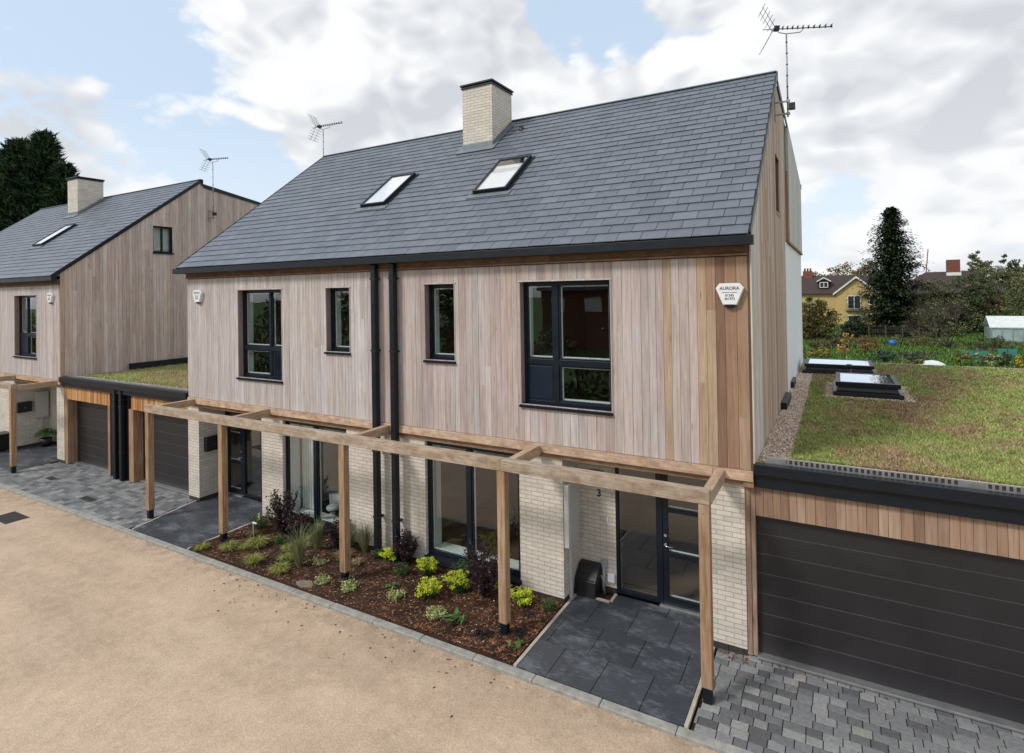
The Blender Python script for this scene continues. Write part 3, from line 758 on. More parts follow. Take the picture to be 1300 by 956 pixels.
# door number
t = thing('house_number', 'small dark door number 3 fixed to the cream brick beside the front door', 'house number', (-2.5, .77, 1.6))
text_mesh('3', .17, 'numeral', M['frame'], t, (-2.5, .762, 1.62), (math.pi / 2, 0, 0), .004)
o = MB(); o.box(-2.37, -2.345, .755, .7695, 1.17, 1.25); t = tag(o.build('bell_push', M['white'], None, (0, 0, 0), .004), 'tiny white doorbell push on cream brick below the number 3', 'doorbell')

# meter boxes, letter boxes
def meterbox(label, x, y0, y1, z0, z1, pipe=True):
    t = thing('meter_box', label, 'meter box', (x, (y0 + y1) / 2, z0), 'meter boxes in the porches')
    m = MB(); m.box(x, x + .09, y0, y1, z0, z1); m.build('casing', M['boxwhite'], t, bevel=.01)
    m = MB(); m.box(x + .09, x + .1, y0 + .02, y1 - .02, z0 + .02, z1 - .02); m.build('lid', M['boxwhite'], t, bevel=.006)
    m = MB(); m.box(x, x + .05, (y0 + y1) / 2 - .03, (y0 + y1) / 2 + .03, .02, z0 - .002); m.build('conduit', M['boxwhite'], t, bevel=.006)
meterbox('off white meter box in the porch of door number 3', -2.849, .1, .5, .9, 1.9)
meterbox('off white meter box by the black letter box in the far left porch', -22.949, .62, 1.0, .95, 1.85)
def letterbox(label, x, y0, y1, z0, z1):
    t = thing('letter_box', label, 'letter box', (x, (y0 + y1) / 2, z0), 'black letter boxes in the porches')
    m = MB(); m.box(x, x + .12, y0, y1, z0, z1); m.build('casing', M['black'], t, bevel=.01)
    m = MB(); m.box(x + .12, x + .135, y0 - .005, y1 + .005, z1 - .13, z1 - .01); m.build('flap', M['black'], t, bevel=.006)
    m = MB(); m.tube([(x + .12, (y0 + y1) / 2, z0 + .15), (x + .128, (y0 + y1) / 2, z0 + .15)], .014, 10); m.build('lock', M['steel'], t)
letterbox('black letter box on the brick side wall behind the second pergola post', -12.599, .2, .62, 1.2, 1.55)
letterbox('black letter box beside the meter box in the far left porch', -22.949, .12, .52, 1.22, 1.56)
# gas meter hood with pipe
t = thing('gas_meter_hood', 'black plastic gas meter hood with sloping lid beside the paved porch', 'meter hood', (-2.62, .6, 0))
m = MB(); m.prism_x([(.42, 0.0), (.46, .26), (.66, .46), (.765, .47), (.765, 0)], -2.83, -2.47); o = m.build('cover', M['black'], t, bevel=.008)
m = MB()
for z in (.1, .18, .26): m.box(-2.81, -2.49, .43 + z * .13, .45 + z * .13, z, z + .02)
m.build('rib', M['black'], t, bevel=.002)
t = thing('service_pipe', 'grey service pipe with flat grey box rising beside the gas meter hood', 'pipe', (-2.42, .72, 0))
m = MB(); m.tube([(-2.42, .72, .0), (-2.42, .72, .45)], .022, 10); m.tube([(-2.46, .7, .3), (-2.42, .69, .22), (-2.42, .68, .08)], .016, 8); m.build('pipe', M['greyplastic'], t)
m = MB(); m.box(-2.47, -2.37, .73, .769, .42, .54); m.build('box', M['greyplastic'], t, bevel=.006)
m = MB(); m.box(-2.36, -2.24, .72, .769, .2, .34); o = m.build('outlet_box', M['white'], None, (0, 0, 0), .008); tag(o, 'small white outlet box low on the porch brick between pipe and door', 'outlet box')

# ------------------------------------------------------------ left house
LX = -19.48
HL = [(-22.68, -21.07, 3.17, 5.15)]
left = house('neighbouring_house', 'farther timber clad house at the left edge with its own pale chimney', LX, LX - 12.88, HL, lambda x: GREYCOOL if x < LX - .5 else GREYPINK, lambda x: U(.08, .1), .16, 11, (LX - 6.4, .08, 0))
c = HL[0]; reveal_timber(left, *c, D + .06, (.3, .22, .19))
window(left, *c, D, vbars=[(-22.1, -22.02)], hbars=[(c[0] + .05, c[1] - .05, 3.82, 3.9)],
       cells=[(c[0] + .05, -22.1, 3.9, c[3] - .05, 'glass'), (-22.02, c[1] - .05, 3.9, c[3] - .05, 'glass'), (-22.02, c[1] - .05, c[2] + .05, 3.82, 'glass'), (c[0] + .05, -22.1, c[2] + .05, 3.82, 'panel')])
inner_reveal(left, *c, D + .085, .36); room(left, -24, -20.5, .36, 4.2, 2.72, 5.3, c, 'plasterdim')
ztL = lambda y: (zroof(y) - .05) if y < YR else zback(y, .16) - .06
GHL = [(2.72, 3.38, 6.58, 7.5)]
g = MB(); boards_gable(g, LX, 1, 0, 11, 2.6, ztL, GHL, lambda y: U(.09, .13), lambda y: [(1, (.44, .33, .25))] if y < .1 else GABLEL); g.build('gable_cladding', M['clad'], left)
b = MB(); b.prism_x([(.021, 2.45), (.021, 5.6), (.1, zroof(.1) - .12), (2.7, zroof(2.7) - .1), (2.7, 2.45)], LX - .25, LX - .002)
b.box(LX - .25, LX - .002, 2.7, 3.4, 2.45, 6.56); b.prism_x([(2.7, 7.52), (3.4, 7.52), (3.4, zroof(3.4) - .1), (2.7, zroof(2.7) - .1)], LX - .25, LX - .002)
b.prism_x([(3.4, 2.45), (3.4, zroof(3.4) - .1), (YR, 9.1), (10.9, zback(10.9, .16) - .1), (10.9, 2.45)], LX - .25, LX - .002)
b.build('gable_wall', M['backing'], left)
f = MB()
for q in ((2.72, 2.77, 6.58, 7.5), (3.33, 3.38, 6.58, 7.5), (2.77, 3.33, 6.58, 6.63), (2.77, 3.33, 7.45, 7.5), (3.03, 3.08, 6.63, 7.45)): f.box(LX - .12, LX - .05, *q)
fr = f.build('window', M['frame'], left)
g = MB(); g.box(LX - .09, LX - .085, 2.77, 3.33, 6.63, 7.45); g.build('pane', M['glass'], fr)
g = MB(); g.box(LX - .25, LX - .2, 2.72, 3.38, 6.5, 7.5); g.build('blind', M['fabric'], fr)
g = MB(); g.box(LX - .05, LX + .06, 2.7, 3.4, 6.53, 6.579); g.build('sill', M['frame'], fr)
chimney(left, -26.95, -26.1, 3.3, 4.25, 9.97); skylight(left, -24.9, -24.15, 1.36, 2.46, .96)
br = MB(); br.box(-19.95, LX, .08, .45, PZ, 2.33); br.box(-32, -22.95, .08, .38, PZ, 2.33); br.box(-23.25, -22.95, .3801, 1.05, PZ, 2.39); br.box(-22.949, -21.6, 1.05, 1.25, PZ, 2.39); br.box(-20.2, -19.95, .4, 1.25, PZ, 2.39)
br.build('brick_wall', M['brick'], left)
pl = MB(); pl.box(-19.945, LX - .005, .088, .44, 0, PZ); pl.box(-32, -22.955, .088, 1.04, 0, PZ); pl.box(-22.95, -21.6, 1.056, 1.2, 0, PZ); pl.build('plinth', M['plinth'], left)
l = MB(); l.box(-32, LX, .078, .38, 2.331, 2.388); l.build('lintel', M['anth'], left)
front_door(left, -20.7, -19.95 - .25, -21.6, -20.7, 1.08)
room(left, -22, -20, 1.3, 3.5, .02, 2.38, (-21.59, -20.21, .03, 2.36))

# ------------------------------------------------------------ alarm boxes and aerials
alarm('white AURORA alarm box on the orange boards at the right end of the cladding', -.25, 4.93)
alarm('white AURORA alarm box at the left end of the nearest house front', -12.37, 5.03)
alarm('white AURORA alarm box on the farther house at the left edge', -20.0, 5.06)
aerial('largest television aerial, bracketed to the right gable', (.25, 4.0, 8.3), 1.62, (1, .35), 1.15, .225, tilt=-.05)
aerial('television aerial at the left end of the main slate ridge', (-13.1, 4.55, 8.6), 1.68, (1, .25), .95, tilt=.06)
aerial('television aerial on a long mast on the gable of the far left house', (-19.2, 4.75, 7.9), 2.15, (.9, .5), .8, .255, tilt=.06)

# ------------------------------------------------------------ pergolas
def pergola(label, posts, xl, xr, arms, off, backs):
    t = thing('pergola', label, 'pergola', off, 'oak pergolas along the house fronts')
    for x in posts:
        m = MB(); cp = jit((.345, .225, .135), .1); m.box(x - .065, x + .065, -1.12, -.99, .2, 2.405, cp); po = m.build('post', M['post'], t, bevel=.006)
        m = MB(); m.box(x - .05, x + .05, -1.105, -1.005, .015, .199); m.build('post_shoe', M['anth'], po)
        m = MB()
        for z in (.32, .5, .68): m.tube([(x + .065, -1.05, z), (x + .071, -1.05, z)], .011, 8)
        m.tube([(x - .01, -1.121, 2.3), (x - .01, -1.126, 2.3)], .009, 8)
        m.build('bolt', M['steel'], po)
    n = sorted([xl] + [a for a in posts[1:-1][::2]] + [xr]) if len(posts) > 3 else [xl, xr]
    for a, b in zip(n[:-1], n[1:]):
        m = MB(); m.box(a + .002, b - .002, -1.125, -.985, 2.41, 2.575, jit((.40, .315, .235), .06)); m.build('front_beam', M['beamx'], t, bevel=.006)
    for x in arms:
        m = MB(); m.box(x - .06, x + .06, -.984, backs, 2.375, 2.53, jit((.43, .31, .21), .06)); m.build('arm', M['beamy'], t, bevel=.006)
    return t
pergola('long oak pergola of five posts in front of the nearest houses', [-12.62, -9.92, -6.5, -3.28, -.43], -12.72, -.36, [-12.62, -9.86, -6.42, -3.24, -.42], (-6.5, -1.05, 0), -.029)
pergola('oak pergola by the farther house, only its end post in view at left', [-19.78, -23.6], -24, -19.7, [-19.72, -22.6], (-19.78, -1.05, 0), -.029)

# ------------------------------------------------------------ garages
def garage_door(par, x0, x1, y, z0, z1, n):
    m = MB(); h = (z1 - z0) / n
    for k in range(n): m.box(x0, x1, y, y + .04, z0 + k * h + .004, z0 + (k + 1) * h - .004)
    d = m.build('garage_door', M['gdoor'], par, bevel=.004)
    m = MB(); m.box(x0, x1, y + .006, y + .03, z0 + .004, z1 - .004); m.build('panel_joint', M['jointgrey'], d)
    m = MB(); m.box(x0, x1, y - .13, y + .05, .018, z0); m.build('threshold', M['alu'], par, bevel=.004)
    return d
GX1 = 6.6
gr = thing('large_garage', 'wide garage with green roof joined to the right gable', 'garage', (3.3, .2, 0))
m = MB(); boards_front(m, .0, GX1, 1.93, 2.36, [], lambda x: U(.09, .13), lambda x: GARBROWN, .11); m.build('timber_cladding', M['clad'], gr)
m = MB(); m.box(-.129, -.065, .1, .15, .03, 2.36, (.3, .2, .14, .1)); m.build('timber_jamb', M['post'], gr); m = MB(); m.box(-.063, -.005, .115, .3, .03, 2.36, (.34, .24, .175, .6)); m.build('timber_jamb', M['post'], gr); m = MB(); m.box(-.13, .0, .0, .0995, 2.33, 2.41, (.3, .18, .11, .3)); m.build('timber_block', M['post'], gr)
garage_door(gr, -.003, 4.7, .2, .05, 1.93, 7)
m = MB(); m.box(4.7, GX1, .13, .4, .0, 1.93); m.build('brick_wall', M['brick'], gr)
m = MB(); m.box(.004, GX1, -.03, .1, 2.52, 2.66); m.box(.004, GX1, .035, .1315, 2.335, 2.5195); m.build('fascia', M['anth'], gr, bevel=.006)
m = MB(); m.box(.03, GX1, .13, BACKY, 2.36, 2.6); m.build('roof_deck', M['mem'], gr)
m = MB(); m.box(.0, .02, .24, 5.94, 2.45, 2.6); m.box(GX1, GX1 + .1, .1, BACKY, 0, 2.6); m.box(0.03, GX1, BACKY - .1, BACKY, 0, 2.355); m.build('side_wall', M['render'], gr)
m = MB(); m.box(.03, GX1 + .1, BACKY, BACKY + .08, 2.45, 2.66); m.build('rear_edging', M['edging'], gr)
# perforated drainage edge
m = MB(); ya = .125
m.box(.15, GX1, ya, ya + .004, 2.62, 2.67); m.box(.15, GX1, ya, ya + .004, 2.722, 2.735); m.box(.15, GX1, ya + .004, ya + .03, 2.731, 2.735)
x = .15
while x < GX1: m.box(x, x + .028, ya, ya + .004, 2.67, 2.722); x += .062
for x in (.15, 2.2, 4.4): m.box(x, x + .24, ya - .003, ya, 2.622, 2.733)
m.build('perforated_edge', M['alu'], gr); m = MB(); m.box(.15, GX1, ya + .008, ya + .014, 2.62, 2.722); m.build('dark_slot_sheet', M['backing'], gr)  # dark sheet added behind the slots, painting their shade over the pebbles
m = MB(); m.box(.004, GX1, .1005, ya - .01, 2.6, 2.63); m.build('gutter_lining', M['mem'], gr)
def wedge_rooflight(x0, x1, y0, y1, zb, zt, name='rooflight'):
    m = MB(); e = .1
    def fr(a, b, ea, eb): m.hexa([(x0 - ea, y0 - ea, a), (x1 + ea, y0 - ea, a), (x1 + ea, y1 + ea, a), (x0 - ea, y1 + ea, a), (x0 - eb, y0 - eb, b), (x1 + eb, y0 - eb, b), (x1 + eb, y1 + eb, b), (x0 - eb, y1 + eb, b)])
    d = zt - zb
    fr(zb, zb + d * .4, e, e); fr(zb + d * .4, zb + d * .46, e, .03); fr(zb + d * .46, zb + d * .72, .03, .0)
    o = m.build(name, M['black'], gr, bevel=.006)
    m = MB(); t = .045; z0, z1 = zb + d * .72, zt
    m.box(x0 - .05, x1 + .05, y0 - .05, y0 + t, z0, z1); m.box(x0 - .05, x1 + .05, y1 - t, y1 + .05, z0, z1); m.box(x0 - .05, x0 + t, y0 + t, y1 - t, z0, z1); m.box(x1 - t, x1 + .05, y0 + t, y1 - t, z0, z1)
    m.build('frame', M['anth'], o, bevel=.006)
    m = MB(); m.box(x0 + t - .01, x1 - t + .01, y0 + t - .01, y1 - t + .01, z1 - .02, z1 - .008); m.build('pane', M['skyglass'], o)
    m = MB(); m.box(x0 + t, x1 - t, y0 + t, y1 - t, z1 - .05, z1 - .035); m.build('diffuser', M['fabric'], o)
wedge_rooflight(1.0, 2.08, 6.05, 7.6, 2.6, 2.95); wedge_rooflight(.24, 1.78, 9.55, 10.9, 2.6, 2.9)
m = MB(); m.tube([(1.25, 8.7, 2.6), (1.25, 8.7, 2.93)], .05, 14); m.tube([(1.25, 8.7, 2.93), (1.25, 8.7, 3.02)], .065, 14); m.build('vent_pipe', M['black'], gr)
m = MB(); m.box(.023, .13, 4.0, 5.3, 2.63, 2.77); m.build('wall_duct', M['anth'], gr, bevel=.008); m = MB(); m.box(.023, .09, 6.7, 7.6, 2.63, 2.78); m.build('wall_duct', M['anth'], gr, bevel=.008)

gm = thing('garage_block', 'low pair of garages with green roof between the two houses', 'garage', (-16.2, .2, 0))
m = MB()
boards_front(m, LX + .02, -16.84, 1.98, 2.37, [], lambda x: U(.065, .09), lambda x: GARORANGE, .1); m.build('timber_cladding', M['clad'], gm); m = MB()
boards_front(m, -15.72, -12.9, 1.98, 2.37, [], lambda x: U(.065, .09), lambda x: GARORANGE, .1); m.build('timber_cladding', M['clad'], gm)
for a, b in ((LX + .03, LX + .2), (-16.95, -16.84), (-15.84, -15.76), (-15.74, -15.6)):
    m = MB(); m.box(a, b, .09 if a > -15.75 or a < -17 else .1, .42, .02, 1.98, jit((.37, .225, .13), .1)); m.build('timber_jamb', M['post'], gm)
m = MB(); m.box(-16.84, -15.84, .12, .45, .02, 2.38); m.build('party_wall', M['anth'], gm)
garage_door(gm, LX + .2, -16.95, .34, .05, 1.985, 7); garage_door(gm, -15.6, -13.04, .34, .05, 1.985, 7)
m = MB(); m.box(LX + .005, -12.9, -.06, .09, 2.5, 2.66); m.box(LX + .005, -12.9, .02, .0995, 2.37, 2.4995); m.box(LX + .02, -12.9, .1, .12, 2.37, 2.5); m.build('fascia', M['anth'], gm, bevel=.008)
for x in (-16.4, -16.08): downpipe(gm, x, .045, .02, 2.5, .12)
m = MB(); m.box(LX + .02, -12.9, .13, 7, 2.38, 2.62); m.build('roof_deck', M['mem'], gm)
m = MB(); m.box(LX + .022, LX + .16, 1.9, 5.2, 2.64, 2.84); m.build('wall_duct', M['anth'], gm, bevel=.01)
m = MB(); m.box(LX + .02, -12.9, .12, .15, 2.62, 2.69); m.build('edge_trim', M['alu'], gm)

# green roofs: sedum mats with fine foliage, gravel margins
def mat_sheet(x0, x1, y0, y1, z, nx, ny, amp, inset=None):
    m = MB(); vs = {}
    for i in range(nx + 1):
        for j in range(ny + 1):
            edge = i in (0, nx) or j in (0, ny)
            x = x0 + (x1 - x0) * i / nx; y = y0 + (y1 - y0) * j / ny
            if edge: x += U(-.05, .05); y += U(-.05, .05)
            vs[i, j] = (x, y, z + (0 if edge else U(.3, 1) * amp))
    for i in range(nx):
        for j in range(ny): m.face([vs[i, j], vs[i + 1, j], vs[i + 1, j + 1], vs[i, j + 1]], None, True)
    return m
def blades(m, n, fx, fy, z, hmin, hmax, pal, w=.006, skip=None):
    for _ in range(n):
        x, y = fx(), fy()
        if skip and skip(x, y): continue
        h = U(hmin, hmax); a = U(0, 6.28); c = jit(pick(pal), .25, .1); lx, ly = U(-.6, .6) * h, U(-.6, .6) * h
        dx, dy = math.cos(a) * w, math.sin(a) * w
        m.face([(x - dx, y - dy, z), (x + dx, y + dy, z), (x + lx, y + ly, z + h)], c)
import mathutils.noise as mn
def sedum_pal(x, y):
    v = mn.noise(Vector((x * .7, y * .35, 3.1))) + .5 * mn.noise(Vector((x * 2.1, y * 1.3, 7)))
    if v > -.03: return [(3, (0.270, 0.333, 0.095)), (2, (0.351, 0.397, 0.121)), (1, (0.405, 0.358, 0.149)), (1, (0.176, 0.256, 0.068))]
    if v > -.32: return [(2, (0.365, 0.320, 0.135)), (2, (0.284, 0.282, 0.108)), (1.5, (0.446, 0.320, 0.176)), (1, (0.270, 0.179, 0.108))]
    return [(3, (0.392, 0.256, 0.162)), (2, (0.297, 0.186, 0.115)), (2, (0.324, 0.282, 0.121)), (1, (0.486, 0.358, 0.230))]
def green_roof(label, x0, x1, y0, y1, z, n, skips=(), near=.5, seed=1):
    g = MB()
    for _ in range(n):
        x = U(x0, x1); y = y0 + (y1 - y0) * R() ** near
        if any(a < x < b and c < y < d for a, b, c, d in skips): continue
        k = .6 + .4 * (y - y0) / (y1 - y0); h = U(.02, .05) * (1 + .3 * k); a = U(0, 6.28); w = U(.006, .012) * (1 + (y - y0) * .12)
        c = jit(pick(sedum_pal(x, y)), .25, .12); lx, ly = U(-.9, .9) * h, U(-.9, .9) * h; dx, dy = math.cos(a) * w, math.sin(a) * w
        g.face([(x - dx, y - dy, z), (x + dx, y + dy, z), (x + lx, y + ly, z + h)], c)
    s = mat_sheet(x0, x1, y0, y1, z, int((x1 - x0) * 4), int((y1 - y0) * 4), .02)
    o = s.build('sedum_mat', M['sedum'], None); tag(o, label + ', the low mat itself', 'green roof', None, 'stuff')
    o = g.build('sedum_foliage', M['leaf'], None); tag(o, label + ', its fine tufts', 'sedum', None, 'stuff')
green_roof('patchy green and brown sedum covering the large garage roof', .42, GX1, .52, BACKY - .02, 2.63, 150000, [(.75, 2.35, 5.8, 7.85), (.1, 1.95, 9.3, 11.2)], 1.7)
green_roof('mossy sedum covering the low garages between the houses', LX + .35, -12.95, .42, 6.8, 2.64, 26000, [], 1.2)
def pebbles(m, n, fx, fy, z, r0, r1, pal):
    for _ in range(n):
        x, y, r = fx(), fy(), U(r0, r1); c = jit(pick(pal), .15, .05); rx, ry, rz = r * U(.7, 1.3), r * U(.7, 1.3), r * U(.5, .9)
        a = U(0, 6.28); ca, sa = math.cos(a), math.sin(a); zz = z + U(0, r * .5)
        p = [(rx, 0, 0), (0, ry, 0), (-rx, 0, 0), (0, -ry, 0)]; q = [(x + u * ca - v * sa, y + u * sa + v * ca, zz) for u, v, _ in p]
        tp = (x + U(-.2, .2) * r, y + U(-.2, .2) * r, zz + rz)
        for k in range(4): m.face([q[k], q[(k + 1) % 4], tp], c)
PEB = [(3, (.52, .40, .31)), (3, (.4, .29, .215)), (3, (.66, .57, .48)), (1.5, (.24, .165, .12)), (1, (.5, .31, .2)), (2, (.75, .7, .62))]
m = MB(); pebbles(m, 5200, lambda: U(.03, GX1), lambda: U(.135, .5), 2.628, .009, .02, PEB)
pebbles(m, 9000, lambda: .03 + .42 * R() ** 1.1, lambda: U(.5, 10.5), 2.625, .009, .02, PEB)
pebbles(m, 2600, lambda: U(.72, 2.36), lambda: pick([(1, U(5.72, 5.98)), (1, U(7.7, 7.9))]), 2.64, .01, .02, PEB)
pebbles(m, 1800, lambda: pick([(1, U(.7, .92)), (1, U(2.16, 2.42))]), lambda: U(5.75, 7.9), 2.64, .01, .02, PEB)
tag(m.build('gravel', M['pebble'], None), 'pinkish brown pebble margin around the large garage roof and along the gable', 'gravel', None, 'stuff')
m = MB(); pebbles(m, 5200, lambda: U(LX + .1, -12.93), lambda: U(.16, .46), 2.625, .01, .02, [(2, (.4, .38, .35)), (2, (.3, .27, .24)), (1, (.5, .47, .43))])
tag(m.build('gravel', M['pebble'], None), 'pale gravel strip along the front of the low garage roof', 'gravel', None, 'stuff')
for nm, a in (('roof_gravel_bed', (.025, GX1, .132, 12.3, 2.603, 2.628)), ('roof_gravel_bed', (LX + .16, -12.9, .155, 6.9, 2.622, 2.626))):
    m = MB(); m.box(*a); tag(m.build(nm, M['gravel'], None), 'thin gravel layer under the sedum of the ' + ('large garage' if a[0] > 0 else 'low garages'), 'gravel', None, 'stuff')

# ------------------------------------------------------------ ground surfaces
m = MB(); m.face([(-400, -400, -.06), (400, -400, -.06), (400, 600, -.06), (-400, 600, -.06)]); struct(m.build('ground', M['field']))
m = MB(); m.box(-60, 40, -11, -1.73, -.058, -.03); struct(m.build('road', M['road']))
m = MB(); x = -40
while x < 12:
    L = .915; m.box(x + .003, x + L - .003, -1.735 + U(-.003, .003), -1.605, -.05, .012 + U(-.002, .002)); x += L
struct(m.build('kerb', M['concrete'], bevel=.012))
def cobbles(x0, x1, y0, y1, inside, name):
    m = MB(); pal = [(4, (.185, .19, .195)), (3, (.14, .145, .15)), (3, (.235, .24, .24)), (1, (.1, .1, .105)), (1, (.27, .27, .262))]
    r = 0; y = y0
    while y < y1 - .02:
        h = .135; x = x0 - (R() * .2); e = min(y + h, y1)
        while x < x1:
            w = U(.13, .24); a, b = max(x, x0), min(x + w, x1); x += w
            if b - a < .04 or not inside((a + b) / 2, (y + e) / 2): continue
            z = U(-.002, .003); m.box(a + .004, b - .004, y + .004, e - .004, -.03, .006 + z, jit(pick(pal), .1, .02))
        y += h
    struct(m.build(name, M['cobble'], bevel=.006))
    j = MB(); j.box(x0, x1, y0, y1, -.055, -.004); struct(j.build(name + '_joints', M['soil']))
edgeL = lambda y: -12.26 - (y + 1.63) * .27
cobbles(-24, -11.9, -1.6, .5, lambda x, y: x < edgeL(y) - .06 and not (x < -19.85 and y > -.05 - 0) , 'driveway')
cobbles(-.52, GX1 + 3, -1.6, .21, lambda x, y: True, 'driveway')
def slabs(poly_in, x0, x1, y0, y1, name, sx=.86, sy=.56, off=0):
    m = MB(); pal = [(3, (.045, .052, .063)), (2, (.056, .063, .076)), (1, (.038, .044, .054))]; y = y0; r = 0
    while y < y1 - .02:
        e = min(y + sy, y1); x = x0 - (sx * .5 if r % 2 else 0) - off
        while x < x1:
            a, b = max(x, x0), min(x + sx, x1); x += sx
            if b - a < .03: continue
            pts = poly_in(a + .004, b - .004, y + .004, e - .004)
            if pts: m.prism_z(pts, -.02, .02 + U(-.001, .001), jit(pick(pal), .08))
        y = e; r += 1
    struct(m.build(name, M['slab'], bevel=.002))
def clipL(a, b, c, d):
    la, ld = edgeL(c), edgeL(d)
    if b < min(la, ld): return None
    p = [(max(a, la), c), (b, c), (b, d), (max(a, ld), d)]
    if p[0][0] >= b or p[3][0] >= b: return None
    return p
slabs(clipL, -13, -10.27, -1.6, .02, 'path'); slabs(lambda a, b, c, d: [(a, c), (b, c), (b, d), (a, d)], -12.55, -10.3, .02, .77, 'path')
slabs(lambda a, b, c, d: [(a, c), (b, c), (b, d), (a, d)], -2.78, -.6, -1.6, .45, 'path', .62, .68, .2)
slabs(lambda a, b, c, d: [(a, c), (b, c), (b, d), (a, d)], -2.2, -.6, .45, .74, 'path')
slabs(lambda a, b, c, d: [(a, c), (b, c), (b, d), (a, d)], -23.2, -19.98, -1.0, 1.05, 'path')
m = MB()
def strip(p, q, w=.045):
    p, q = Vector((*p, 0)), Vector((*q, 0)); d = (q - p).normalized(); s = Vector((-d.y, d.x, 0)) * w / 2
    m.prism_z([tuple((p - s)[:2]), tuple((q - s)[:2]), tuple((q + s)[:2]), tuple((p + s)[:2])], -.02, .03)
strip((-12.28, -1.6), (-12.72, .06)); strip((-10.25, -1.6), (-10.25, .0)); strip((-10.25, .0), (-10.6, .25))
strip((-2.81, -1.6), (-2.81, .45)); strip((-2.785, .473), (-2.24, .473)); strip((-2.22, .5), (-2.22, .74)); strip((-.57, -1.6), (-.57, .05))
struct(m.build('path_edging', M['edging']))
m = MB(); m.box(-10.22, -2.84, -1.595, .085, -.05, -.002)
o = m.build('soil', M['soil']); struct(o)
m = MB(); m.box(-26, 12, -1.61, 1.2, -.058, -.045); struct(m.build('sub_base', M['soil']))
m = MB(); m.box(-2.845, -2.2, .46, .78, -.05, -.001); m.box(-10.7, -10.2, .0, .1, -.05, -.003); struct(m.build('soil', M['soil']))
# bed surface with gentle lumps
m = MB(); nx, ny = 150, 36; vs = {}
for i in range(nx + 1):
    for j in range(ny + 1):
        x = -10.22 + 7.38 * i / nx; y = -1.595 + 1.68 * j / ny
        e = 0 if i in (0, nx) or j in (0, ny) else 1
        vs[i, j] = (x, y, .002 + e * (.014 + .05 * max(0, mn.noise(Vector((x * 2.3, y * 2.3, 0))) + .35) + U(0, .018)))
for i in range(nx):
    for j in range(ny): m.face([vs[i, j], vs[i + 1, j], vs[i + 1, j + 1], vs[i, j + 1]], None, False)
struct(m.build('mulch_ground', M['soil']))
m = MB()
CH = [(4, (0.091, 0.052, 0.037)), (3, (0.143, 0.083, 0.053)), (2, (0.195, 0.11, 0.07)), (4, (0.046, 0.03, 0.024)), (1, (0.286, 0.179, 0.112)), (0.5, (0.546, 0.441, 0.337)), (0.5, (0.312, 0.117, 0.056)), (0.6, (0.42, 0.25, 0.13))]
for _ in range(46000):
    x, y = U(-10.2, -2.86), U(-1.58, .07); z = U(.012, .03) + .05 * max(0, mn.noise(Vector((x * 2.3, y * 2.3, 0))) + .35); a = U(0, 6.28); L, w = U(.006, .02), U(.003, .009)
    leafy = R() < .04 + .26 * max(0, (x + 6.5) / 3.7)
    c = jit(pick([(2, (.2, .08, .04)), (1, (.27, .12, .055)), (1, (.15, .055, .03))] if leafy else CH), .25, .08)
    if leafy: L *= 1.4; w *= 1.8
    t1, t2 = U(-.6, .6), U(-.4, .4); dx, dy = math.cos(a), math.sin(a)
    m.face([(x - dx * L - dy * w, y - dy * L + dx * w, z - t1 * L * .5), (x - dx * L + dy * w, y - dy * L - dx * w, z - t1 * L * .5 + t2 * w),
            (x + dx * L + dy * w, y + dy * L - dx * w, z + t1 * L * .5 + t2 * w), (x + dx * L - dy * w, y + dy * L + dx * w, z + t1 * L * .5)], c)
tag(m.build('bark_mulch', M['chips']), 'brown bark chips and fallen russet leaves covering the planting bed', 'mulch', None, 'stuff')
m = MB()
for _ in range(130):
    q = R(); x, y = (U(-9, -2.5), -1.8 - .9 * R() ** 2) if q < .5 else ((U(-.5, -.1), U(-.1, .07)) if q < .72 else (U(0, 1.6), U(.0, .13)))
    if q > .5: zb = .012
    else: zb = -.028
    a = U(0, 6.28); L = U(.01, .03); dx, dy = math.cos(a) * L, math.sin(a) * L
    m.face([(x - dx, y - dy, zb + .001), (x + dy * .5, y - dx * .5, zb + U(.002, .015)), (x + dx, y + dy, zb + .002), (x - dy * .5, y + dx * .5, zb + U(.002, .012))], jit(pick([(2, (.2, .075, .03)), (1, (.1, .05, .03)), (1, (.3, .13, .05))]), .2))
tag(m.build('fallen_leaves', M['chips']), 'scattered fallen brown leaves along the kerb and below the garage door', 'leaves', None, 'stuff')
m = MB()
for _ in range(5200):
    x = U(-24, 1.5); y = -1.742 - .55 * R() ** 3; q = U(.003, .008); a = U(0, 6.28); cx_, sx_ = math.cos(a) * q, math.sin(a) * q
    c = jit(pick([(2, (.42, .31, .2)), (2, (.3, .2, .12)), (1, (.55, .45, .33)), (1, (.12, .08, .055))]), .2); z = -.0295
    pts = [(x + cx_, y + sx_, z), (x - sx_, y + cx_, z), (x - cx_, y - sx_, z), (x + sx_, y - cx_, z)]
    for k in range(4): m.face([pts[k], pts[(k + 1) % 4], (x, y, z + q * .9)], c)
tag(m.build('loose_grit', M['pebble']), 'loose grit and soil crumbs gathered along the kerb', 'grit', None, 'stuff')
def cover(label, x0, x1, y0, y1, z):
    m = MB(); m.box(x0, x1, y0, y1, z - .02, z)
    k = .06
    x = x0 + .03
    while x < x1 - .04: m.box(x, x + .02, y0 + .03, y1 - .03, z, z + .004); x += k
    tag(m.build('drain_cover', M['iron'], None, (0, 0, 0)), label, 'drain cover')
cover('dark cast drain cover set in the tan road at the left', -16.1, -15.3, -2.75, -2.3, -.026)
cover('small drain cover in the paving by the far left post', -18.3, -17.95, -.87, -.7, .013)
cover('drain cover in the paving between the pergola and the road', -15.6, -15.05, -1.2, -1.02, .013)

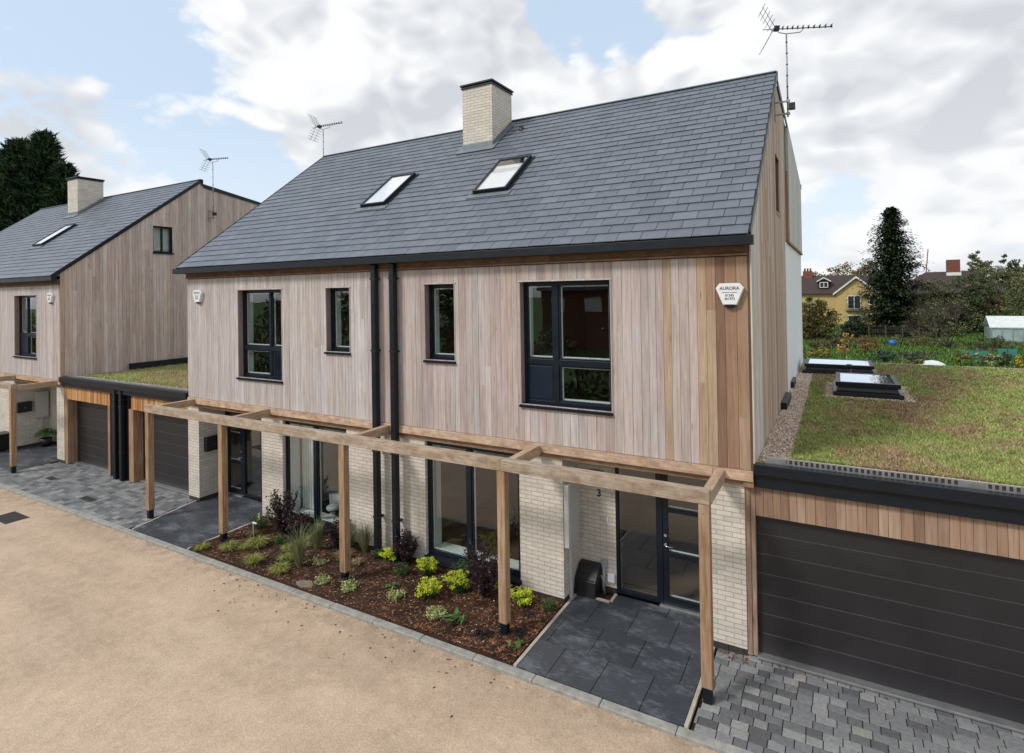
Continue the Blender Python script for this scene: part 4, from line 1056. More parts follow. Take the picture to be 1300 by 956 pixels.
# ------------------------------------------------------------ planting
def leafquad(m, p, n, L, w, c, up=None):
    n = Vector(n).normalized(); t = n.cross(Vector((R() - .5, R() - .5, R() - .5))).normalized(); s = n.cross(t)
    p = Vector(p); m.face([p - t * L, p + s * w, p + t * L, p - s * w], c)
def rdir(): 
    z = U(-1, 1); a = U(0, 6.28); r = math.sqrt(1 - z * z); return Vector((r * math.cos(a), r * math.sin(a), z))
def plant(kind, x, y, s, label, group):
    t = thing(*{'grassy': ('grass_tuft',), 'feather': ('feather_grass',), 'lime': ('variegated_shrub',), 'yellow': ('spurge_plant',), 'purple': ('purple_shrub',), 'green': ('green_shrub',), 'dark': ('dark_grass_tuft',), 'leafy': ('leafy_plant',), 'tan': ('tan_grass_tuft',)}[kind], label, {'grassy': 'grass', 'feather': 'grass', 'dark': 'grass', 'tan': 'grass', 'leafy': 'plant'}.get(kind, 'shrub'), (x, y, .02), group)
    m = MB(); st = MB(); z0 = .02
    if kind in ('grassy', 'feather', 'dark', 'tan'):
        pal = {'grassy': [(2, (.24, .27, .06)), (2, (.34, .33, .1)), (1, (.14, .2, .04))], 'feather': [(2, (.15, .19, .08)), (2, (.22, .24, .11)), (1, (.33, .3, .17))],
               'dark': [(3, (.018, .014, .016)), (1, (.035, .02, .025))], 'tan': [(2, (.32, .22, .11)), (1, (.22, .17, .08)), (1, (.42, .32, .18))]}[kind]
        n = {'grassy': 420, 'feather': 420, 'dark': 200, 'tan': 220}[kind]
        for _ in range(n):
            a = U(0, 6.28); L = s * U(.6, 1.1); out = L * U(.15, .9) * (.8 if kind == 'feather' else 1); h = L * U(.45, .95) * (1.6 if kind == 'feather' else .8 if kind != 'dark' else .5); w = .0045 if kind != 'feather' else .003
            d = Vector((math.cos(a), math.sin(a), 0)); q = Vector((-d.y, d.x, 0)) * w; b = Vector((x, y, z0)) + d * U(0, .03); c = jit(pick(pal), .2, .08)
            m1 = b + d * out * .4 + Vector((0, 0, h * .75)); e = b + d * out + Vector((0, 0, h * (.95 if kind == 'feather' else .7)))
            m.face([b - q, b + q, m1 + q, m1 - q], c); m.face([m1 - q, m1 + q, e], c)
        m.build('blades', M['leaf'], t)
        for _ in range(3): st.tube([(x, y, z0 - .02), (x + U(-.01, .01), y + U(-.01, .01), z0 + .04)], .006, 5)
        st.build('root_crown', M['bark'], t)
    else:
        stems = {'lime': 26, 'yellow': 32, 'purple': 44, 'green': 40, 'leafy': 5}[kind]
        pal = {'lime': [(2, (.42, .47, .18)), (1, (.22, .3, .07)), (1, (.52, .53, .28))], 'yellow': [(3, (.48, .55, .03)), (1, (.35, .45, .03)), (1, (.58, .58, .06))],
               'purple': [(3, (.035, .017, .021)), (1, (.07, .026, .028)), (1, (.02, .012, .016))], 'green': [(2, (.035, .085, .02)), (2, (.06, .12, .025)), (1, (.09, .15, .04))], 'leafy': [(2, (.07, .16, .04)), (1, (.1, .2, .06))]}[kind]
        low = [(2, (.035, .09, .02)), (1, (.06, .13, .03))]
        for k in range(stems):
            a = U(0, 6.28); rr = s * math.sqrt(R()) * .75; h = s * U(.55, 1.0) * {'lime': .7, 'yellow': 1.15, 'purple': 2.0, 'green': 1.2, 'leafy': .6}[kind] * (1 - .35 * (rr / s) ** 2)
            tip = Vector((x + math.cos(a) * rr, y + math.sin(a) * rr, z0 + h)); base = Vector((x + U(-.03, .03), y + U(-.03, .03), z0 - .01))
            mid = base.lerp(tip, .5) + Vector((math.cos(a), math.sin(a), 0)) * .02
            st.tube([base, mid, tip], .003 if kind != 'purple' else .004, 4, None, .0015)
            if kind == 'leafy':
                for _ in range(2): leafquad(m, tip + rdir() * .02, rdir() + Vector((0, 0, 1.5)), s * .42, s * .15, jit(pick(pal), .2))
                continue
            nl = {'lime': 30, 'yellow': 34, 'purple': 42, 'green': 40}[kind]
            for j in range(nl):
                f = U(.2, 1.0) if kind != 'yellow' else U(.1, 1.0); p = base.lerp(tip, f) + rdir() * U(.01, .045) * (1.2 if kind in ('purple', 'green') else 1)
                pc = pal if not (kind == 'yellow' and f < .72) else low
                L = {'lime': .017, 'yellow': .018, 'purple': .03, 'green': .02}[kind]; leafquad(m, p, rdir() + Vector((0, 0, .8)), L, L * (.5 if kind != 'green' else .22), jit(pick(pc), .2, .06))
            if kind == 'yellow':
                for j in range(22):
                    p = tip + Vector((U(-.045, .045), U(-.045, .045), U(-.012, .018))); leafquad(m, p, rdir() + Vector((0, 0, 2)), .014, .009, jit(pick(pal), .15, .05))
        m.build('leaves', M['leaf'], t); st.build('stems', M['bark'], t)
G = 'plants in the bark bed'
PL = [
 ('grassy', -9.93, -1.5, .13, 'small yellow green grass tuft in the front left corner of the bed'),
 ('grassy', -9.4, -1.28, .19, 'yellow green grass tuft right of the second pergola post foot'),
 ('grassy', -9.02, -.92, .23, 'broad yellow green grass clump before the purple shrub and white cane'),
 ('grassy', -8.5, -1.4, .19, 'yellow green grass tuft nearest the kerb at the left part of the bed'),
 ('grassy', -8.05, -1.05, .15, 'small bright green grass tuft left of the tall feathery grass'),
 ('grassy', -7.75, -1.42, .19, 'loose yellowish grass tuft by the kerb below the tall feathery grass'),
 ('grassy', -8.35, -.74, .14, 'small straw green tuft behind the bright green tuft'),
 ('feather', -7.6, -1.12, .34, 'tall feathery green grass in the middle of the left bed half'),
 ('feather', -7.9, -.45, .28, 'slender pale grass standing before the left ground floor window'),
 ('feather', -6.95, -.12, .3, 'wide wispy green grass against the brick left of the downpipes'),
 ('feather', -7.5, .0, .25, 'thin grey green grass below the right end of the left window'),
 ('tan', -7.1, -.5, .26, 'dry tan grass left of the middle pergola post'),
 ('tan', -9.62, -.62, .14, 'little dry tan tuft behind the second pergola post'),
 ('green', -9.75, -.35, .26, 'dark green rounded shrub beside the left path'),
 ('purple', -9.1, -.25, .36, 'tall dark purple shrub at the left end of the brick wall'),
 ('purple', -8.6, -.3, .24, 'lower dark purple shrub right of the tall one'),
 ('purple', -7.55, -.2, .24, 'dark purple shrub under the left window, left of the middle post'),
 ('purple', -5.95, -.08, .24, 'dark purple shrub right of the two downpipes'),
 ('purple', -4.05, -.38, .37, 'bushy dark purple shrub beside the fourth pergola post'),
 ('lime', -7.35, -.85, .14, 'pale lime shrub left of the middle pergola post and above the stone'),
 ('lime', -6.78, -1.33, .15, 'pale lime shrub just right of the flat stone'),
 ('lime', -6.22, -1.25, .18, 'pale lime shrub at the foot of the middle pergola post'),
 ('lime', -5.32, -1.08, .17, 'pale lime shrub alone in the centre of the bed'),
 ('lime', -4.42, -1.2, .17, 'pale cream lime shrub in front of the yellow spurges'),
 ('yellow', -6.3, -.15, .19, 'slim yellow green spurge right of the downpipes'),
 ('yellow', -5.4, -.22, .22, 'yellow spurge at the back, below the left edge of the right window'),
 ('yellow', -4.87, -.82, .23, 'yellow spurge nearest the kerb in the right part of the bed'),
 ('yellow', -4.58, -.42, .25, 'broad yellow spurge left of the bushy purple shrub'),
 ('yellow', -3.42, -.3, .22, 'yellow spurge half hidden behind the fourth pergola post'),
 ('green', -4.75, .0, .2, 'spiky dark green shrub under the right window'),
 ('green', -5.75, -.45, .13, 'small green plant between two yellow spurges'),
 ('dark', -3.55, -1.25, .16, 'black grass tuft left of the fourth post foot, near the kerb'),
 ('dark', -3.08, -.98, .15, 'black grass tuft right of the fourth post foot'),
 ('dark', -3.2, -.5, .12, 'small black grass tuft behind the fourth post near the path'),
 ('leafy', -4.0, -1.2, .2, 'broad leaved green seedling in front of the purple shrub'),
 ('leafy', -5.6, -.85, .12, 'tiny green seedling right of the middle post'),
 ('leafy', -2.98, -1.3, .12, 'small green seedling in the right corner of the bed by the path edging'),
]
PL += [('grassy', -9.2, -1.12, .12, 'small grass sprout between the two front left tufts'), ('green', -8.75, -.62, .12, 'low green plant right of the white topped cane'), ('tan', -8.15, -.5, .16, 'straw coloured tuft below the left window, left of the purple shrub'),
 ('grassy', -8.3, -.2, .17, 'yellow green tuft against the brick below the left window'), ('feather', -7.25, -.25, .22, 'fine pale grass just left of the middle post, near the wall'), ('tan', -6.75, -.5, .15, 'short dry tuft right of the middle post'), ('green', -6.6, -.15, .12, 'small green plant at the foot of the left downpipe'),
 ('leafy', -5.0, -.35, .1, 'tiny green seedling between the two rear yellow spurges'), ('green', -3.0, -.2, .1, 'little green plant in the corner by the porch path'), ('yellow', -3.9, -.05, .13, 'small yellow spurge behind the bushy purple shrub')]
for k, x, y, s, l in PL: plant(k, x, y, s * 1.4 * (1.15 if k in ('feather', 'grassy') else .82 if k == 'yellow' else .9 if k == 'leafy' else 1), l, G)
m = MB()
pts = []; 
for k in range(9):
    a = k / 9 * 6.28; pts.append((-7.02 + .2 * math.cos(a) * U(.85, 1.1), -1.47 + .1 * math.sin(a) * U(.85, 1.1)))
m.prism_z(pts, .0, .055); tag(m.build('flat_stone', M['stone'], None, (0, 0, 0), .012), 'flat grey brown stone lying by the kerb left of the middle post', 'stone')
t = thing('plant_cane', 'thin white topped marker cane among the left plants', 'cane', (-9.25, -.85, .02))
m = MB(); m.tube([(-9.25, -.85, .0), (-9.27, -.85, .45)], .008, 6); m.build('stake', M['greyplastic'], t)
m = MB(); m.box(-9.28, -9.16, -.86, -.84, .44, .465); m.build('tag', M['white'], t)
# potted plant in the far porch
t = thing('potted_plant', 'leafy green plant in a dark pot in the far left porch', 'plant', (-22.45, .75, .02))
m = MB(); m.lathe(-22.45, .75, [(.0, .021), (.13, .021), (.18, .3), (.16, .3), (.155, .26), (0, .26)], 18); m.build('pot', M['black'], t)
m = MB(); 
for _ in range(420):
    d = rdir(); p = Vector((-22.45, .75, .45)) + Vector((d.x * .3, d.y * .3, abs(d.z) * .22 - .05)) * U(.5, 1); leafquad(m, p, rdir() + Vector((0, 0, 1)), .04, .02, jit(pick([(2, (.07, .16, .03)), (1, (.12, .22, .05))]), .2))
m.build('foliage', M['leaf'], t)
t = thing('bin', 'black wheeled bin against the cream brick at the left edge', 'bin', (-23.15, -.25, 0))
m = MB(); m.hexa([(-23.4, -.45, .05), (-22.95, -.45, .05), (-22.95, -.05, .05), (-23.4, -.05, .05), (-23.45, -.5, .55), (-22.9, -.5, .55), (-22.9, 0, .55), (-23.45, 0, .55)]); m.build('body', M['black'], t, bevel=.02)
m = MB(); m.box(-23.47, -22.88, -.52, .02, .552, .6); m.build('lid', M['black'], t, bevel=.02)

# ------------------------------------------------------------ background trees, bushes, buildings
def clump(m, c, r, n, leaf, pal, asp=.6, flat=1):
    for _ in range(n):
        d = rdir(); p = Vector(c) + Vector((d.x * r[0], d.y * r[1], d.z * r[2])) * (U(.35, 1.05)); leafquad(m, p, rdir() + Vector((0, 0, .4)), leaf * U(.6, 1.3), leaf * asp * U(.6, 1.2), jit(pick(pal), .25, .1))
def conifer(label, x, y, h, rad, n, leaf, pal, pw=.75, group=None, base=.03, droop=.25):
    t = thing('conifer_tree', label, 'tree', (x, y, 0), group)
    m = MB(); m.tube([(x, y, -.05), (x, y, h * .5), (x, y, h * .98)], rad * .09, 8, None, .02); m.build('trunk', M['bark'], t)
    m = MB(); nb = n
    for k in range(nb):
        f = base + (1 - base) * (k + R()) / nb; z = h * f; a = U(0, 6.28); prof = (1 - f) ** pw * (.75 + .25 * min(1, f * 6))
        L = rad * max(.06, prof) * (U(.45, 1.12) if R() < .8 else U(1, 1.3))
        d = Vector((math.cos(a), math.sin(a), 0)); ns = max(3, int(L / (leaf * 1.1)))
        for j in range(ns):
            q = (j + .5) / ns; r_ = L * q; c = Vector((x, y, z)) + d * r_ + Vector((0, 0, -droop * L * q + .18 * L * q * q)); ww = leaf * (1.3 - .3 * q)
            for _ in range(6):
                p = c + Vector((U(-1, 1) * ww, U(-1, 1) * ww, U(-.6, .5) * ww)); tt = (d + rdir() * .7).normalized(); s = tt.cross(Vector((0, 0, 1))).normalized()
                cc = jit(pick(pal), .3, .1); Lf = leaf * U(.6, 1.2)
                m.face([p - s * Lf * .28, p + tt * Lf * .5 - Vector((0, 0, .1 * Lf)), p + s * Lf * .28 + Vector((0, 0, .06 * Lf)), p - tt * Lf * .5], cc)
    for _ in range(40):
        p = Vector((x, y, h)) + Vector((U(-.08, .08) * rad, U(-.08, .08) * rad, U(-.05, .02) * h)); leafquad(m, p, rdir(), leaf * .5, leaf * .15, jit(pick(pal), .3))
    m.build('crown', M['needle'], t); return t
DK = [(3, (.016, .03, .014)), (3, (.026, .044, .02)), (1.6, (.042, .068, .026)), (1, (.008, .013, .008))]
conifer('dense dark conifer standing alone beyond the garage roof', 5.9, 61.2, 12.9, 4.1, 1150, .34, DK + [(1, (.03, .055, .02))], .5)
def bigconifer(label, x, y, leaders, rad, pal, n, leaf):
    t = thing('conifer_tree', label, 'tree', (x, y, 0)); H = max(l[2] for l in leaders)
    m = MB(); m.tube([(x, y, -.05), (x, y, H * .9)], .35, 8, None, .08); m.build('trunk', M['bark'], t); m = MB()
    for lx, ly, h, rr_, wt in leaders:
        for k in range(int(n * wt)):
            f = .1 + .9 * R() ** .75; z = h * f; a = U(0, 6.28); L = rr_ * max(.05, (1 - f) ** .62) * U(.55, 1.15)
            d = Vector((math.cos(a), math.sin(a), U(.15, .55))); q0 = U(.25, .75)
            for q in (q0, (q0 + 1) / 2, 1.0):
                c = Vector((x + lx, y + ly, z)) + d * L * q; w = leaf * (1.5 - q)
                for _ in range(6):
                    p = c + Vector((U(-1, 1), U(-1, 1), U(-.5, .5))) * w; tt = (d + rdir() * .8 + Vector((0, 0, .25))).normalized(); s_ = tt.cross(rdir()).normalized(); Lf = leaf * U(.6, 1.4)
                    m.face([p - s_ * Lf * .11, p + tt * Lf * .8, p + s_ * Lf * .11, p - tt * Lf * .4], jit(pick(pal), .35, .12))
    m.build('crown', M['needle'], t); return t
GRC = [(3, (.022, .045, .02)), (2, (.038, .07, .03)), (1.3, (.055, .095, .036)), (1, (.01, .018, .01))]
bigconifer('tall dark evergreen behind the farther house at the left', -51.3, 10.4, [(0, 0, 16.6, 5.2, .28), (-2.6, -1, 16.2, 4.6, .2), (1.6, .8, 17.2, 3.6, .2), (3.2, 1.4, 14.8, 3.4, .16), (5.0, 2.2, 11.8, 3.0, .14), (-5.2, -2.4, 15.6, 4.8, .2)], 6, GRC, 4200, .46)
def tree(name, label, x, y, h, r, pal, nclump, leaf, trunk=.3, group=None, per=60, limbs=5, z0=.25):
    t = thing(name, label, 'tree' if 'tree' in name else 'bush', (x, y, 0), group)
    m = MB(); m.tube([(x, y, -.05), (x + U(-.1, .1), y, h * .35), (x + U(-.2, .2), y, h * .8)], trunk * .5, 7, None, trunk * .12)
    for _ in range(limbs):
        a = U(0, 6.28); z = h * U(.15, .45); L = r * U(.5, .9); m.tube([(x, y, z), (x + math.cos(a) * L * .5, y + math.sin(a) * L * .5, z + h * .16), (x + math.cos(a) * L, y + math.sin(a) * L, z + h * U(.25, .4))], trunk * .2, 5, None, .015)
    m.build('trunk', M['bark'], t); m = MB()
    for _ in range(nclump):
        d = rdir(); f = R() ** .4; c = (x + d.x * r * f, y + d.y * r * f, h * (z0 + 1) / 2 + d.z * h * (1 - z0) / 2 * f * .92); q = r * U(.14, .3)
        clump(m, c, (q, q, q * .75), per, leaf, pal)
    m.build('crown' if 'tree' in name else 'foliage', M['leaf'], t); return t
AUT = [(2, (.2, .12, .02)), (2, (.12, .1, .03)), (1, (.26, .15, .03)), (1, (.06, .08, .02))]
GRN = [(3, (.045, .07, .02)), (2, (.07, .095, .03)), (1, (.1, .12, .045)), (1, (.03, .045, .015))]
OLV = [(3, (.13, .14, .055)), (2, (.09, .11, .04)), (1, (.18, .165, .08)), (1, (.06, .075, .03))]
BRN = [(2, (.1, .065, .035)), (2, (.07, .06, .03)), (1, (.14, .09, .045))]
BT = 'trees and bushes beyond the allotments'
tree('rounded_bush', 'green bush turning orange on top, left of the yellow house', -1.0, 54.3, 4.3, 2.1, [(3, (.04, .065, .018)), (2, (.06, .09, .025)), (1.6, (.17, .1, .02)), (.8, (.24, .13, .025))], 130, .1, .2, BT, 80, z0=-.3)
tree('dark_bush', 'dark green bush between the yellow house and the lone conifer', 2.6, 57.5, 2.1, 1.3, DK + [(1, (.03, .05, .02))], 60, .1, .2, BT, 70, z0=-.3)
rows = [('olive_tree', 'sparse olive green tree in front of the second brown roof', 10.6, 68, 6.0, 3.2, OLV), ('green_tree', 'darker green tree under the brick chimney of the second roof', 13.2, 66, 6.6, 2.2, GRN),
        ('green_tree', 'mid green tree right of the second roof', 16.0, 68, 7.6, 3.2, OLV), ('autumn_tree', 'orange tinged tree at the right edge of the skyline', 20.2, 72, 8.6, 3.5, AUT + OLV), ('green_tree', 'broad green tree behind the greenhouse', 17.2, 62, 6.0, 3.0, OLV + GRN),
        ('brown_hedge_tree', 'russet twiggy tree by the right frame edge', 21.0, 66, 7.2, 3.0, BRN + OLV), ('green_tree', 'low olive tree right of the lone conifer', 8.6, 60, 3.6, 1.8, OLV)]
for nm, l, x, y, h, r, pal in rows: tree(nm, l, x, y, h, r, pal, 120, .11, .22, BT, 75, z0=-.15)
for nm, l, x, y, h, r, pal in [('autumn_tree', 'far golden tree behind the yellow house roof', 2.2, 112, 9.6, 4.2, AUT), ('autumn_tree', 'far brown gold tree left of the lone conifer', 7.2, 114, 10.2, 3.6, AUT + BRN), ('autumn_tree', 'farthest golden tree just right of the red chimney', -1.2, 118, 8.8, 4.0, AUT + OLV),
                               ('round_tree', 'far round topped green tree right of the brick chimney', 23.3, 122, 11.6, 2.6, OLV), ('round_tree', 'small far blue green tree on the skyline', 26.6, 118, 10.6, 2.2, GRN), ('dark_tree', 'far dark evergreen clump on the skyline at the right', 30.5, 116, 11.2, 3.6, DK), ('autumn_tree', 'far orange tree at the right end of the skyline', 38, 116, 10.6, 4.5, AUT), ('round_tree', 'distant pale tree beside the leaning mast', 18.0, 130, 8.6, 3.4, OLV)]:
    tree(nm, l, x, y, h, r, pal, 110, .19, .3, 'distant trees on the skyline', 60, z0=-.1)
# bare spreading tree
t = thing('bare_tree', 'leaning almost leafless tree with fine pale twigs in the allotments', 'tree', (8.7, 48, 0))
m = MB()
def grow(p, d, L, r, n):
    q = p + d * L; m.tube([p, p.lerp(q, .5) + rdir() * L * .06, q], r, 4, None, r * .65)
    if n == 0: return
    for _ in range(3 if n > 1 else 2):
        nd = (d + rdir() * .75 + Vector((0, 0, .12))).normalized(); grow(q, nd, L * U(.62, .85), r * .6, n - 1)
for d0 in ((-.5, 0, 1), (.35, .2, 1), (-.1, -.3, 1), (-.95, 0, .8)): grow(Vector((8.7 + U(-.1, .1), 48, -.05)), Vector(d0).normalized(), 1.35, .075, 5)
m.build('branches', M['bark'], t)
m = MB()
for _ in range(60): 
    d = rdir(); clump(m, (8.7 + d.x * 2.0, 48 + d.y * 1.6, 2.6 + d.z * 1.3), (.35, .35, .3), 16, .07, OLV)
m.build('sparse_leaves', M['leaf'], t)

# yellow gabled house
t = thing('yellow_house', 'yellow gabled house with brown tiled roof beyond the trees', 'house', (1, 80, 0))
m = MB(); m.prism_y([(.9, 0), (5.5, 0), (5.5, 4.2), (3.2, 6.15), (.9, 4.2)], 78.5, 84); m.build('gable_wall', M['yellow'], t)
m = MB(); m.box(-9, .9, 79.5, 84, 0, 4.2); m.build('side_wall', M['yellow'], t)
m = MB(); m.prism_x([(79, 4.15), (81.8, 6.6), (84.6, 4.15)], -9.2, 4.6); rf = m.build('roof', M['tileroof'], t)
m = MB(); m.hexa([(.6, 78.3, 4.0), (3.2, 78.3, 6.2), (3.2, 82, 6.2), (.6, 82, 4.0), (.6, 78.3, 4.15), (3.2, 78.3, 6.38), (3.2, 82, 6.38), (.6, 82, 4.15)]); m.hexa([(3.2, 78.3, 6.2), (5.8, 78.3, 4.0), (5.8, 82, 4.0), (3.2, 82, 6.2), (3.2, 78.3, 6.38), (5.8, 78.3, 4.15), (5.8, 82, 4.15), (3.2, 82, 6.38)]); m.build('gable_roof', M['tileroof'], t)
m = MB(); m.hexa([(.55, 78.1, 3.9), (3.2, 78.1, 6.15), (3.2, 78.3, 6.15), (.55, 78.3, 3.9), (.55, 78.1, 4.15), (3.2, 78.1, 6.4), (3.2, 78.3, 6.4), (.55, 78.3, 4.15)]); m.hexa([(3.2, 78.1, 6.15), (5.85, 78.1, 3.9), (5.85, 78.3, 3.9), (3.2, 78.3, 6.15), (3.2, 78.1, 6.4), (5.85, 78.1, 4.15), (5.85, 78.3, 4.15), (3.2, 78.3, 6.4)]); m.build('bargeboard', M['trimwhite'], t)
def farwin(par, x0, x1, y, z0, z1, n=2):
    m = MB(); w = .08
    m.box(x0, x1, y - .08, y - .01, z0, z0 + w); m.box(x0, x1, y - .08, y - .01, z1 - w, z1)
    for k in range(n + 1):
        u = x0 + (x1 - x0 - w) * k / n; m.box(u, u + w, y - .079, y - .011, z0 + w, z1 - w)
    f = m.build('window', M['trimwhite'], par); g = MB(); g.box(x0 + .02, x1 - .02, y - .03, y - .01, z0 + .02, z1 - .02); g.build('pane', M['darkglass'], f); return f
farwin(t, 2.2, 3.7, 78.5, 2.1, 3.85); farwin(t, 2.2, 3.7, 78.5, .3, 1.3); farwin(t, 4.6, 5.2, 78.5, 2.6, 3.7, 1)
m = MB()
for k in range(14): m.box(2.05 + k * .135, 2.08 + k * .135, 78.12, 78.15, 1.9, 2.75)
m.box(2.0, 3.9, 78.1, 78.16, 2.75, 2.8); m.box(2.0, 3.9, 78.1, 78.5, 1.84, 1.9); m.build('balcony_rail', M['iron'], t)
m = MB(); m.box(-1.1, .1, 79.6, 81, 4.9, 5.75); d = m.build('dormer', M['darkglass'], t)
m = MB(); m.prism_y([(-1.35, 5.7), (-.5, 6.25), (.35, 5.7), (.35, 5.85), (-.5, 6.4), (-1.35, 5.85)], 79.4, 81); m.build('dormer_roof', M['trimwhite'], d); farwin(d, -1.0, .0, 79.6, 4.95, 5.7)
m = MB(); m.box(-3.1, -1.9, 81.4, 82.2, 6, 7.3); m.build('chimney', M['redbrick'], t); m = MB()
for k in range(3): m.tube([(-2.85 + k * .35, 81.8, 7.3), (-2.85 + k * .35, 81.8, 7.7)], .12, 8)
m.build('chimney_pot', M['redbrick'], t)
t = thing('brown_roofed_house', 'brown roofed house with brick chimney half hidden by trees', 'house', (15, 93, 0))
m = MB(); m.box(8.5, 21.5, 92, 99, 0, 3.95); m.build('wall', M['redbrick'], t)
m = MB(); p_ = [(8, 91.5, 3.9), (22, 91.5, 3.9), (22, 99.5, 3.9), (8, 99.5, 3.9), (12.5, 95.5, 7.0), (17.5, 95.5, 7.0)]
for f in ((0, 1, 5, 4), (1, 2, 5), (2, 3, 4, 5), (3, 0, 4)): m.face([p_[k] for k in f])
rf = m.build('roof', M['tileroof'], t)
m = MB(); m.box(15.0, 16.5, 94.8, 96, 6.5, 8.7); m.build('chimney', M['redbrick'], rf)
m = MB(); m.box(14.9, 16.6, 94.7, 96.1, 6.4, 6.85); m.build('chimney_flashing', M['trimwhite'], rf)
# leaning mast far away
m = MB(); m.tube([(20.8, 176, -.05), (22.1, 176.4, 14.6)], .13, 6); tag(m.build('crane_mast', M['redbrick'], None, (0, 0, 0)), 'thin leaning reddish mast on the skyline right of the conifer', 'mast')
# greenhouse
t = thing('greenhouse', 'low glazed greenhouse with white roof at the right edge of the allotments', 'greenhouse', (15, 56, 0))
m = MB(); m.box(12.7, 18.5, 56, 58.6, .0, 1.2); m.build('glazed_wall', plain('greenhouse glazing', (.3, .4, .4), .2, 0, .3, 1.2), t)
m = MB(); m.prism_x([(55.9, 1.2), (57.3, 2.1), (58.7, 1.2), (58.7, 1.28), (57.3, 2.2), (55.9, 1.28)], 12.6, 18.6); m.build('roof', M['poly'], t)
m = MB()
for k in range(9): m.box(12.68 + k * .72, 12.76 + k * .72, 55.95, 56.0, 0, 1.2)
m.box(12.66, 18.5, 55.94, 56, 1.15, 1.2); m.build('glazing_bar', M['alu'], t)
# allotment fence
t = thing('wire_fence', 'dark post and wire fence in front of the lone conifer', 'fence', (5, 50.5, 0))
for k in range(5):
    x = 3.35 + k * 1.25; y = 49.6 + k * .65; m = MB(); m.box(x - .05, x + .05, y - .05, y + .05, -.05, 1.65); m.build('post', M['bark'], t)
m = MB()
for z in (.3, .55, .8, 1.05, 1.3, 1.55): m.tube([(3.35, 49.6, z), (8.35, 52.2, z)], .012, 4)
for k in range(40): m.tube([(3.35 + k * .125, 49.6 + k * .065, .1), (3.35 + k * .125, 49.6 + k * .065, 1.55)], .007, 3)
m.build('wire_mesh', M['bark'], t)
m = MB(); m.lathe(5.0, 49.0, [(0, -.05), (.25, -.05), (.3, .25), (.28, .5), (.27, .5), (0, .46)], 14); tag(m.build('water_tub', M['bluep'], None, (0, 0, 0)), 'small blue tub on the grass before the wire fence', 'tub')
m = MB(); m.sphere((5.86, 33.7, -.05), .85, .5, .6, 16, 8); tag(m.build('cloche', M['poly'], None, (0, 0, 0)), 'white domed fleece cloche just beyond the roof edge', 'cloche')
for x, y, w, l in ((8.9, 40, 1.5, 'teal netting panel left of the yellow flowers'), (11.0, 42, 1.1, 'teal netting panel at the right end of the plots')):
    t = thing('net_screen', l, 'netting', (x, y, 0), 'teal netting screens'); m = MB(); m.box(x - w / 2, x + w / 2, y - .01, y + .01, .1, .62)
    m.build('net', M['teal'], t); m = MB()
    for k in range(3): m.tube([(x - w / 2 + k * w / 2, y - .02, -.05), (x - w / 2 + k * w / 2, y - .02, .95)], .02, 5)
    m.build('stake', M['bark'], t)
# allotment bushes and crops
ab = [(-.4, 44, .9, 1.0, BRN, 'rusty brown shrub in the left of the allotments'), (1.0, 46, 1.0, .9, BRN + GRN, 'second brown shrub behind the garden plots'), (3.1, 47, 1.1, .9, [(2, (.2, .09, .05)), (1, (.1, .1, .03))], 'reddish shrub left of the fence'), (3.0, 42, .9, .8, AUT, 'yellow brown low bush in the middle plots'),
      (7.5, 35.6, 1.5, .55, [(2, (.16, .17, .03)), (1, (.08, .1, .03)), (1, (.3, .25, .04))], 'upright yellow green bush behind the roof edge'), (5.0, 33.6, .7, .5, [(1, (.3, .2, .06)), (1, (.1, .12, .04))], 'straw coloured bush left of the white cloche'), (9.6, 37, .9, .8, GRN, 'dark green leafy crop bush at the right'),
      (10.8, 36.5, .8, .6, [(2, (.5, .4, .03)), (1, (.1, .16, .03))], 'bush with yellow flowers at the right edge'), (8.9, 36.4, 1.0, .7, [(2, (.12, .17, .06)), (1, (.35, .36, .2))], 'pale flowering bush beside the teal netting'), (6.7, 50.2, 1.2, 1.6, [(2, (.16, .13, .04)), (1, (.09, .13, .03))], 'long ochre shrub in front of the fence'),
      (5.4, 36.5, .8, .9, [(2, (.03, .07, .045)), (1, (.05, .1, .06))], 'bluish green cabbage patch left of the cloche'), (3.6, 37.0, .7, 1.0, [(2, (.03, .07, .04)), (1, (.05, .1, .05))], 'dark green cabbage rows beyond the rooflights'), (-.2, 38, .8, .7, [(2, (.3, .22, .04)), (1, (.1, .13, .03))], 'yellowing bush at the left of the plots'), (11.8, 49, 1.0, 1.3, GRN, 'rounded green bush in front of the greenhouse')]
for x, y, h, r, pal, l in ab: tree('garden_bush', l, x, y, h, r, pal, 22, .07, .06, 'bushes and crops in the allotments', 45, 2, z0=-.2)
t = thing('maple_sapling', 'orange leaved sapling rising behind the black roof vent', 'tree', (1.36, 33.4, 0))
m = MB(); m.tube([(1.36, 33.4, -.05), (1.4, 33.4, 1.6)], .03, 5); m.build('trunk', M['bark'], t); m = MB()
for _ in range(16): clump(m, (1.36 + U(-.4, .4), 33.4, U(.7, 2.0)), (.14, .14, .16), 8, .1, [(2, (.45, .25, .04)), (1, (.3, .1, .03)), (1, (.35, .3, .08))])
m.build('crown', M['leaf'], t)
